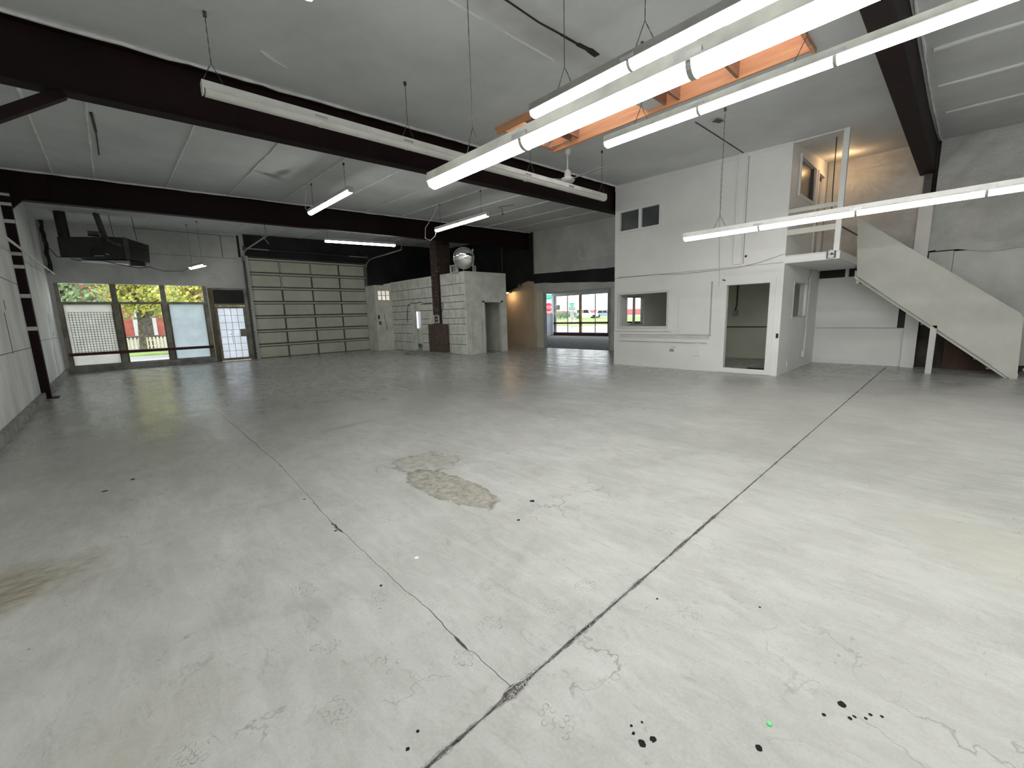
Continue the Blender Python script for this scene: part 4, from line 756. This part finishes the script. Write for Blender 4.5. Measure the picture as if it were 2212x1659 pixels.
strip_light('long lit strip light right of the orange pine skylight', (5.07,3.43,3.69), (5.07,3.43-1.22*5,3.69), 5, True, (.5,2.2,4.6), 'long lit light rows')
strip_light('low lit strip light crossing in front of the stairs and landing', (7.79,3.57,2.78), (7.79,3.57-1.22*5,2.78), 5, True, (.6,5.3), 'long lit light rows', hmat=W_METAL)
strip_light('lit strip light at the top edge, only its far end in view', (1.36,3.55,3.88), (1.36,3.55-E6,3.88), NR, True, (.6,3.1,5.5), 'long lit light rows')
strip_light('long unlit white strip light hanging in front of the dark beam', (1.01,5.60,3.875), (7.95,5.42,3.875), 6, False, (.10,2.35,4.75,6.85), 'unlit lights', hmat=W_METAL)
e = strip_light('short lit strip light left of the chimney, left of its twin', (4.02,11.53,4.19), (4.04,9.10,4.19), 2, True, (.25,2.2), 'short lit lights in the far bay', bridle=False)
f_ = strip_light('short lit strip light hanging near the chimney top, its cord looping below', (7.79,11.54,4.19), (7.77,9.02,4.19), 2, True, (.25,2.25), 'short lit lights in the far bay', bridle=False)
strip_light('lit strip light above the garage door, lying across the room', (5.61,15.0,4.17), (7.97,14.55,4.17), 2, True, (.1,2.2), 'short lit lights in the far bay', bridle=False)
strip_light('small lit strip light above the shop window', (2.33,19.05,3.50), (2.58,17.85,3.50), 1, True, (.15,1.05), 'short lit lights in the far bay', bridle=False)
MB().tube([(3.98,11.45,4.85),(3.97,11.6,4.6),(3.99,11.75,4.35),(4.02,11.6,4.21)],.010,6).build('flex_cord', W_METAL, e, True)
MB().tube([(7.9,11.6,4.94),(7.85,11.75,4.7),(7.72,12.05,4.35),(7.66,12.0,4.02),(7.72,11.8,3.93),(7.79,11.62,4.05),(7.79,11.55,4.22)],.010,6).build('flex_cord', W_METAL, f_, True)
hk = thing('ceiling_hook', 'short cord and plug hanging from the ceiling behind the unlit light', 'hook', (9.75,10.4,4.85)); MB().tube([(9.72,10.6,4.97),(9.73,10.55,4.80)],.008,6).build('cord', CABLE, hk); MB().lathe((9.73,10.55,4.74),[(.02,0),(.035,.02),(.02,.06)],10).build('plug', DARKGREY, hk)
# ceiling fan
fan = thing('ceiling_fan', 'white three blade ceiling fan below the pine skylight', 'fan', (7.07,5.70,4.12))
zc = cz(7.07,5.7)
MB().lathe((7.07,5.70,zc-.17),[(.03,0),(.055,.02),(.075,.11),(.06,.17)],20).build('canopy', W_METAL, fan, True); MB().tube([(7.07,5.70,4.30),(7.07,5.70,zc-.15)],.018,10).build('rod', W_METAL, fan, True)
MB().lathe((7.07,5.70,4.20),[(.07,0),(.07,.05),(.06,.13),(.03,.16)],20).build('coupling_cover', W_METAL, fan, True); MB().lathe((7.07,5.70,4.11),[(.07,0),(.125,.02),(.145,.055),(.13,.085),(.06,.10)],28).build('motor', W_METAL, fan, True)
for a in (-95,25,145):
    a = math.radians(a); d = Vector((math.cos(a),math.sin(a),0)); r = Vector((-d.y,d.x,.22)).normalized(); c0 = Vector((7.07,5.70,4.16)); m = MB(); vs = []
    for t_,wd in ((.13,.035),(.25,.05),(.5,.065),(.85,.07),(.9,.06)):
        for s in (-1,1):
            for h in (-.004,.004): vs.append(c0+d*t_+r*s*wd+Vector((0,0,h)))
    fs = []
    for i in range(4): q = 4*i; fs += [(q,q+4,q+6,q+2),(q+1,q+3,q+7,q+5),(q,q+1,q+5,q+4),(q+2,q+6,q+7,q+3)]
    fs += [(0,2,3,1),(16,17,19,18)]; m.add(vs,fs); m.build('blade', mat('fan_blade_grey',(.38,.385,.36),.5) if a < -1 else bpy.data.materials['fan_blade_grey'], fan)
# unit heater in the far left corner
uh = thing('unit_heater', 'black suspended unit heater with flue in the far left corner', 'heater', (.2,18.3,3.52))
MB().prism([(-.80,3.53),(.62,3.60),(.62,4.22),(.35,4.22),(-.80,4.10)],'y',18.0,18.9).build('cabinet', BLACKST, uh)
hd = MB().add([(.62,18.0,3.57),(1.18,18.25,3.53),(1.18,18.9,3.53),(.62,18.9,3.57),(.62,18.0,4.24),(1.22,18.25,4.08),(1.22,18.9,4.08),(.62,18.9,4.24)],[(0,1,2,3),(7,6,5,4),(0,4,5,1),(1,5,6,2),(2,6,7,3),(3,7,4,0)]).build('louvre_head', BLACK, uh)
for k in range(6): z = 3.66+.08*k; MB().bar((.70,18.00,z),(1.16,18.20,z-.01),.05,.012).build('louvre', BLACKST, hd)
box(.60,.72,17.96,18.02,3.58,4.2).build('corner_angle', DARKGREY, uh)
MB().lathe((.0,18.0,3.72),[(.16,0),(.16,.02),(.12,.03)],20,(0,-1,0)).build('port', BLACK, uh); MB().bar((-.1,17.97,3.62),(.12,17.97,3.64),.03,.02).bar((.15,17.97,3.70),(.24,17.97,3.68),.03,.02).build('label_plate', GALV, uh)
MB().box(.70,1.05,18.1,18.5,3.40,3.53).build('control_box', BLACKST, uh)
MB().prism([(-.4,3.52),(.7,3.56),(.66,3.46),(.1,3.49)],'y',18.2,18.8).build('pale_wedge', GALV, uh)  # pale metal wedge below the cabinet
MB().tube([(.10,18.2,cz(.1,18.2)),(.16,18.15,4.5),(.20,18.05,4.22)],.075,12).build('flue', DARKGREY, uh, True); MB().tube([(.20,18.02,4.22),(.27,17.95,4.08),(.42,17.93,4.0),(.55,17.97,3.97)],.06,10).build('flue_elbow', mat('rusty_steel',(.10,.085,.06),.5,.3,6.,metal=.3), uh, True)
MB().tube([(-.66,18.4,4.10),(-.68,18.4,cz(-.7,18.4))],.13,14).build('supply_duct', BLACKST, uh, True); box(-.15,.1,17.97,18.3,4.24,4.34).build('gas_valve', DARKGREY, uh)
m = MB(); [m.tube([(x,18.3,4.2),(x-.04,18.3,cz(x,18.3))],.008,6) for x in (.42,.95)]; m.build('hanger_rod', BLACK, uh)
tag(MB().tube([(-1.2,19.8,4.35),(-1.1,19.3,4.0),(-.9,18.6,3.62),(-.4,18.1,3.48),(.1,18.0,3.50),(.35,18.0,3.42),(.9,18.1,3.33),(1.2,18.3,3.42)],.012,6).build('heater_cable', CABLE, smooth=True), 'black cable sagging below the unit heater', 'cable')
tag(MB().tube([(1.05,18.3,3.43),(1.5,18.4,3.30),(2.0,18.5,3.33),(2.4,18.6,3.55)],.010,6).build('lamp_cable', CABLE, smooth=True), 'thin cable from the heater to the small light above the window', 'cable')
tag(MB().lathe((1.55,.33,0),[(.007,0),(.009,.003),(.006,.006),(.002,.007)],14).build('green_bead', mat('bright_green_plastic',(.12,.85,.22),.4,.02,3.), smooth=True), 'tiny bright green bead lying on the floor in the foreground', 'bead')
tag(MB().lathe((1.21,2.22,0),[(.016,0),(.012,.003),(.004,.004)],7).build('plaster_crumb', mat('plaster_white',(.72,.72,.70),.8), smooth=True), 'flat white plaster crumb on the floor left of the floor joint', 'crumb')
# ------------------------------------------------------------------ outdoors
def gz(x, y): return -.12 + .007*max(0, math.hypot(x,y)-30)
struct('ground_street', MB().add([(a,b,gz(a,b)-.02) for a in np.linspace(-90,170,27) for b in np.linspace(-20,170,20)], [(i*20+j,(i+1)*20+j,(i+1)*20+j+1,i*20+j+1) for i in range(26) for j in range(19)]), ASPHALT, 'pale street outside', fix=False)
struct('sidewalk', MB().box(-12,14.2,YF+.25,YF+4.5,-.2,-.02).box(FX+.25,FX+3.5,0,40,-.2,-.02), WALK, 'pale pavement outside the windows')
def patch(name, pts, label, h=.05):
    m = MB(); n = len(pts); m.add([(x,y,gz(x,y)+h) for x,y in pts]+[(x,y,gz(x,y)-.3) for x,y in pts], [tuple(range(n))]+[(i,(i+1)%n,n+(i+1)%n,n+i) for i in range(n)]); return struct(name, m, GRASS, label)
patch('lawn', [(40,31),(66,26),(95,50),(78,84),(50,62)], 'green lawn across the street from the front room')
patch('lawn_left', [(-25,31),(14,31),(14,36),(-25,36)], 'grass strip across the street from the shop window')
def leaves(m, c, rad, n, size, flat=1.):
    P = np.random.normal(size=(n,3)); P /= np.linalg.norm(P,axis=1)[:,None]; P *= (np.random.rand(n,1)**.45); P *= np.array(rad)
    for p in P:
        a = Vector(np.random.normal(size=3)).normalized(); b = a.orthogonal().normalized(); c2 = a.cross(b); s = size*random.uniform(.6,1.3); q = Vector(c)+Vector(p)
        m.add([q+b*s, q+c2*s*.6, q-b*s, q-c2*s*.6], [(0,1,2,3)])
LEAFG = mat('leaf_green',(.42,.52,.28),.6,.3,1.6,col2=(.20,.28,.13)); LEAFY = mat('leaf_yellow',(.80,.72,.16),.6,.2,1.6,col2=(.36,.42,.14)); LEAFO = mat('leaf_orange',(.75,.50,.16),.6,.2,1.6,col2=(.38,.38,.14)); BARK = mat('bark',(.16,.13,.10),.9,.3,6.,.5,12)
def tree(label, x, y, h, r, mt, n=1500, zlo=.5):
    g0 = gz(x,y); t = thing('street_tree', label, 'tree', (x,y,g0), 'trees outside the windows')
    m = MB(); m.tube([(x,y,g0),(x+.1,y,g0+h*.35),(x+.05,y,g0+h*.7)],[.20,.14,.07],8)
    for k in range(6): a = k*1.05; m.tube([(x+.08,y,g0+h*(.3+.05*k)),(x+math.cos(a)*r*.45,y+math.sin(a)*r*.45,g0+h*(.5+.05*k)),(x+math.cos(a)*r*.8,y+math.sin(a)*r*.8,g0+h*(.58+.05*k))],[.07,.04,.015],5)
    m.build('trunk', BARK, t, True); m = MB()
    for k in range(12):
        a = k*2.4; q = (.15+.55*random.random())*r; leaves(m, (x+math.cos(a)*q,y+math.sin(a)*q,g0+h*(zlo+.12+(.92-zlo)*(k%4)/4.)), (r*.55,r*.55,h*.15), n//12, .13)
    o = m.build('crown', mt, t, fix=False)
    return t
tree('grey green tree across the street left of the shop window', -1.7, 31, 6.0, 2.3, LEAFG, 3600, zlo=.34)
tree('yellow leaved tree seen through the middle of the shop window', 1.25, 34.6, 6.2, 2.1, LEAFY, 3200, zlo=.36)
tree('bright yellow green tree seen through the right of the shop window', 4.3, 30, 5.6, 2.2, LEAFY, 3600, zlo=.34)
tree('orange tinged tree far behind the shop window', 7.4, 41, 7.0, 3.2, LEAFO, 2400, zlo=.3)
tree('dark green tree across the street, behind the yellow leaved one', 1.9, 39.5, 7.0, 2.8, LEAFG, 3000, zlo=.30)
tree('dark green tree far left outside the shop window', -5.2, 37, 8.0, 3.6, LEAFG, 2400, zlo=.3)
tree('sparse tree at the right of the front room window', 74, 40, 11, 5.0, mat('leaf_olive',(.42,.42,.22),.7,.2,.9,col2=(.25,.28,.14)), 1600)
ho = thing('brick_house', 'red brick house with white door surround across the street', 'house', (1.,46,-.1))
REDB = mat('red_house_brick',(.46,.13,.09),.8,.15,2.); g0 = gz(1,46)
MB().box(-9,14,46,54,g0,5.2).build('wall', REDB, ho); MB().prism([(-10,5.2),(15,5.2),(12,8.0),(-7,8.0)],'y',45.5,54.5).build('roof', DARKGREY, ho)
box(1.30,1.58,45.9,46,.75,2.9).build('door_casing', W_TRIM, ho); box(2.5,2.75,45.9,46,.75,2.9).build('door_casing', W_TRIM, ho); box(1.58,2.5,45.95,46,.75,2.6).build('door_leaf', DARKGREY, ho); box(1.3,2.75,45.9,46,2.6,2.95).build('door_casing', W_TRIM, ho)
for x in (-5.5,-2.6,5.2,9.): f_o = box(x,x+1.3,45.9,46,1.5,3.2).build('window', W_TRIM, ho); box(x+.1,x+1.2,45.88,45.9,1.6,3.1).build('pane', GLASSDK, f_o)
box(-1.2,4.4,43.6,46,g0,.72).build('porch', WALK, ho); box(-1.3,4.5,43.5,43.6,.55,.75).build('porch_edge', DARKGREY, ho)
pk = thing('picket_fence', 'cream picket fence in front of the brick house', 'fence', (1.5,39,-.1)); g0 = gz(1.5,39)
for z in (.15,.55): box(-.8,3.6,39.02,39.06,g0+z,g0+z+.07).build('rail', OLIVE, pk)
for k in range(22): box(-.8+.2*k,-.68+.2*k,38.98,39.02,g0,g0+.80).build('picket', mat('cream_picket',(.75,.68,.48),.7) if k == 0 else bpy.data.materials['cream_picket'], pk)
m = MB()
[leaves(m,(x,38.2,.45),(.7,.4,.4),120,.07) for x in (-1.8,4.4,5.6,-3.)]; tag(m.build('low_hedge', LEAFG, fix=False), 'low green hedge beside the cream picket fence', 'hedge')
# vehicles
def wheel(m, c, ax, r=.34, w_=.22): m.lathe(Vector(c)-Vector(ax)*w_/2, [(r*.5,0),(r,.02),(r,w_-.02),(r*.5,w_)], 18, ax)
def car(name, label, o, d, body, lower, roofz, L, Wd, paint, scale=1.):
    d = Vector(d).normalized(); r = Vector((-d.y,d.x,0)); o = Vector(o); t = thing(name, label, 'car', o)
    def pr(poly, hw, nm, mt, par=t):
        m = MB(); n = len(poly); vs = [o+(d*u+Vector((0,0,z)))*scale+r*s*hw*scale for s in (-1,1) for u,z in poly]
        m.add(vs,[tuple(range(n))[::-1],tuple(range(n,2*n))]+[(i,(i+1)%n,n+(i+1)%n,n+i) for i in range(n)]); return m.build(nm, mt, par)
    pr(lower, Wd/2, 'body', paint); cabn = pr(body, Wd/2-.10, 'cabin', paint)
    us = [p[0] for p in body]; a,b = min(us)+.35,max(us)-.45; mid = (a+b)/2; zb_ = body[0][1]; zt_ = roofz-.10
    for (u0,u1,k0,k1) in ((a,mid-.06,.18,.0),(mid+.06,b,.0,.32)): pr([(u0,zb_+.05),(u1,zb_+.05),(u1-k1,zt_),(u0+k0,zt_)], Wd/2-.09, 'side_window', BLACK, cabn)
    for u in (-L*.30,L*.31):
        for s in (-1,1): m = MB(); wheel(m, o+(d*u+Vector((0,0,.36)))*scale+r*s*(Wd/2-.08)*scale, r, .36*scale, .24*scale); m.build('wheel', BLACKST, t, True)
    pr([(-L/2-.04,.38),(L/2+.04,.38),(L/2+.04,.56),(-L/2-.04,.56)], Wd/2-.05, 'bumper', DARKGREY); return t
WHITEP = mat('white_car_paint',(.80,.80,.80),.25,.01,2.); BLUEP = mat('blue_grey_car_paint',(.28,.36,.48),.3,.02,2.)
def onray(px, py, dist):                          # where a far thing seen at a spot of the photograph stands
    dd = rt2*(px-1106)-up2*(py-829.5)+fw*F_PX; return Vector((0,0,CAM_H))+dd*(dist/F_PX)
sv = onray(1265,688,84); car('suv_car', 'white station car parked across the street, seen through the front room', (sv.x,sv.y,sv.z), (rt2.x,rt2.y,0), [(-2.3,1.0),(1.05,1.0),(.35,1.78),(-2.15,1.80)], [(-2.4,.35),(2.4,.35),(2.4,.85),(2.2,1.02),(1.0,1.08),(-2.35,1.08)], 1.8, 4.8, 1.9, WHITEP)
sv2 = onray(1305,686,88); car('parked_car', 'blue grey car parked right of the white car across the street', (sv2.x,sv2.y,sv2.z), (rt2.x,rt2.y,0), [(-1.9,.95),(1.0,.95),(.3,1.5),(-1.3,1.52)], [(-2.3,.3),(2.3,.3),(2.3,.7),(2.1,.9),(1.0,.98),(-2.2,.98)], 1.52, 4.6, 1.8, BLUEP)
sb = onray(1240,672,110); st = thing('store_building', 'long white building with a red band across the street', 'building', (sb.x,sb.y,1.0)); dr = Vector((rt2.x,rt2.y,0)).normalized(); dn = Vector((fw.x,fw.y,0)).normalized()
def obox(mb, c, hu, hd, z0, z1):
    vs = [c+dr*a*hu+dn*b*hd for a,b in ((-1,-1),(1,-1),(1,1),(-1,1))]; return mb.add([(p.x,p.y,z0) for p in vs]+[(p.x,p.y,z1) for p in vs],[(3,2,1,0),(4,5,6,7),(0,1,5,4),(1,2,6,5),(2,3,7,6),(3,0,4,7)])
cB = Vector((sb.x,sb.y,0)); obox(MB(),cB+dr*4,16,5,.2,5.6).build('wall', mat('white_store_wall',(.72,.72,.72),.7,.03,.3), st); obox(MB(),cB+dr*4-dn*5.1,16,.12,.9,2.2).build('red_band', mat('red_band_paint',(.62,.16,.15),.6), st)
for k in (-5.2,): obox(MB(),cB+dr*k-dn*5.05,.9,.08,2.6,3.7).build('window', DARKGREY if k < 0 else GLASSDK, st)
m = MB(); hb = onray(1228,688,62)
for k in range(6): q = hb+dr*(k*.52-1.5); leaves(m,(q.x,q.y,q.z+.5),(.55,.6,.7),260,.09)
tag(m.build('street_hedge', mat('blue_green_leaf',(.26,.36,.27),.7,.2,2.), fix=False), 'rounded green hedge across the street left of the white car', 'hedge')
# stop sign and sign post
def text_mesh(body, size, origin, right, upv, nrm, mt, name, parent):
    cu = bpy.data.curves.new(name, 'FONT'); cu.body = body; cu.size = size; cu.align_x = 'CENTER'; cu.align_y = 'CENTER'; cu.extrude = .004
    tmp = bpy.data.objects.new('tmp', cu); COL.objects.link(tmp); dg = bpy.context.evaluated_depsgraph_get(); me = bpy.data.meshes.new_from_object(tmp.evaluated_get(dg)); bpy.data.objects.remove(tmp)
    m = MB(); m.v = [tuple(Vector(origin)+Vector(right)*v.co.x+Vector(upv)*v.co.y+Vector(nrm)*v.co.z) for v in me.vertices]; m.f = [tuple(p.vertices) for p in me.polygons]; o = m.build(name, mt, parent, fix=False); return o
SIGNR = mat('sign_red',(.70,.03,.05),.5,.02,2.); SIGNW = mat('sign_white',(.85,.85,.85),.5,.02,2.); SIGNG = mat('sign_green',(.02,.42,.25),.5,.02,2.)
def facing(p): n = Vector((-p.x,-p.y,0)).normalized(); return n, Vector((-n.y,n.x,0))
p = onray(1185.5,664,40); n, r_ = facing(p)
ss = thing('stop_sign', 'red octagonal STOP sign seen through the side window of the front room', 'sign', (p.x,p.y,gz(p.x,p.y)))
def octa(c, rad, th, mt, nm, par):
    m = MB(); vs = [Vector(c)+(r_*math.cos(a)+Vector((0,0,1))*math.sin(a))*rad+n*s*th for s in (-.5,.5) for a in [math.pi/8+k*math.pi/4 for k in range(8)]]
    return m.add(vs,[tuple(range(8))[::-1],tuple(range(8,16))]+[(i,(i+1)%8,8+(i+1)%8,8+i) for i in range(8)]).build(nm, mt, par)
MB().tube([(p.x,p.y,gz(p.x,p.y)-.1)-n*.05 if False else (p.x-n.x*.05,p.y-n.y*.05,gz(p.x,p.y)-.1),(p.x-n.x*.05,p.y-n.y*.05,p.z+1.25)],.04,8).build('post', GALV, ss)
octa(p, .47, .02, SIGNW, 'border', ss); octa(p+n*.012, .43, .02, SIGNR, 'face', ss); text_mesh('STOP', .36, p+n*.03, r_, (0,0,1), n, SIGNW, 'lettering', ss)
for dz,a in ((.85,.25),(1.08,-.7)):
    rr = r_*math.cos(a)+n*math.sin(a); q = p+Vector((0,0,dz)); MB().bar(q-rr*.38,q+rr*.38,.02,.22).build('street_name_blade', SIGNG, ss)
p = onray(1235.5,667,44); n, r_ = facing(p); sg = thing('sign_post', 'street sign post with green blades and a black arrow plate', 'sign', (p.x,p.y,gz(p.x,p.y)))
MB().tube([(p.x-n.x*.05,p.y-n.y*.05,gz(p.x,p.y)-.1),(p.x-n.x*.05,p.y-n.y*.05,p.z+.75)],.04,8).build('post', GALV, sg)
MB().bar(p-r_*.26+Vector((0,0,.5)),p+r_*.26+Vector((0,0,.5)),.02,.18).build('street_name_blade', SIGNG, sg); MB().bar(p-r_*.22+Vector((0,0,.28)),p+r_*.22+Vector((0,0,.28)),.02,.14).build('street_name_blade', SIGNG, sg)
MB().bar(p-r_*.30,p+r_*.30,.02,.24).build('arrow_plate', BLACK, sg); MB().bar(p-r_*.24+n*.015,p+r_*.24+n*.015,.01,.10).build('arrow', SIGNW, sg)
MB().bar(p-r_*.2+Vector((0,0,-.55)),p+r_*.2+Vector((0,0,-.55)),.02,.75).build('back_plate', G_HOUSING, sg)
for s in (-1,1): MB().bar(p+r_*s*.25+Vector((0,0,-.9)),p+r_*s*.25+Vector((0,0,-1.4)),.22,.05,(0,1,0)).build('notice_plate', SIGNW, sg)
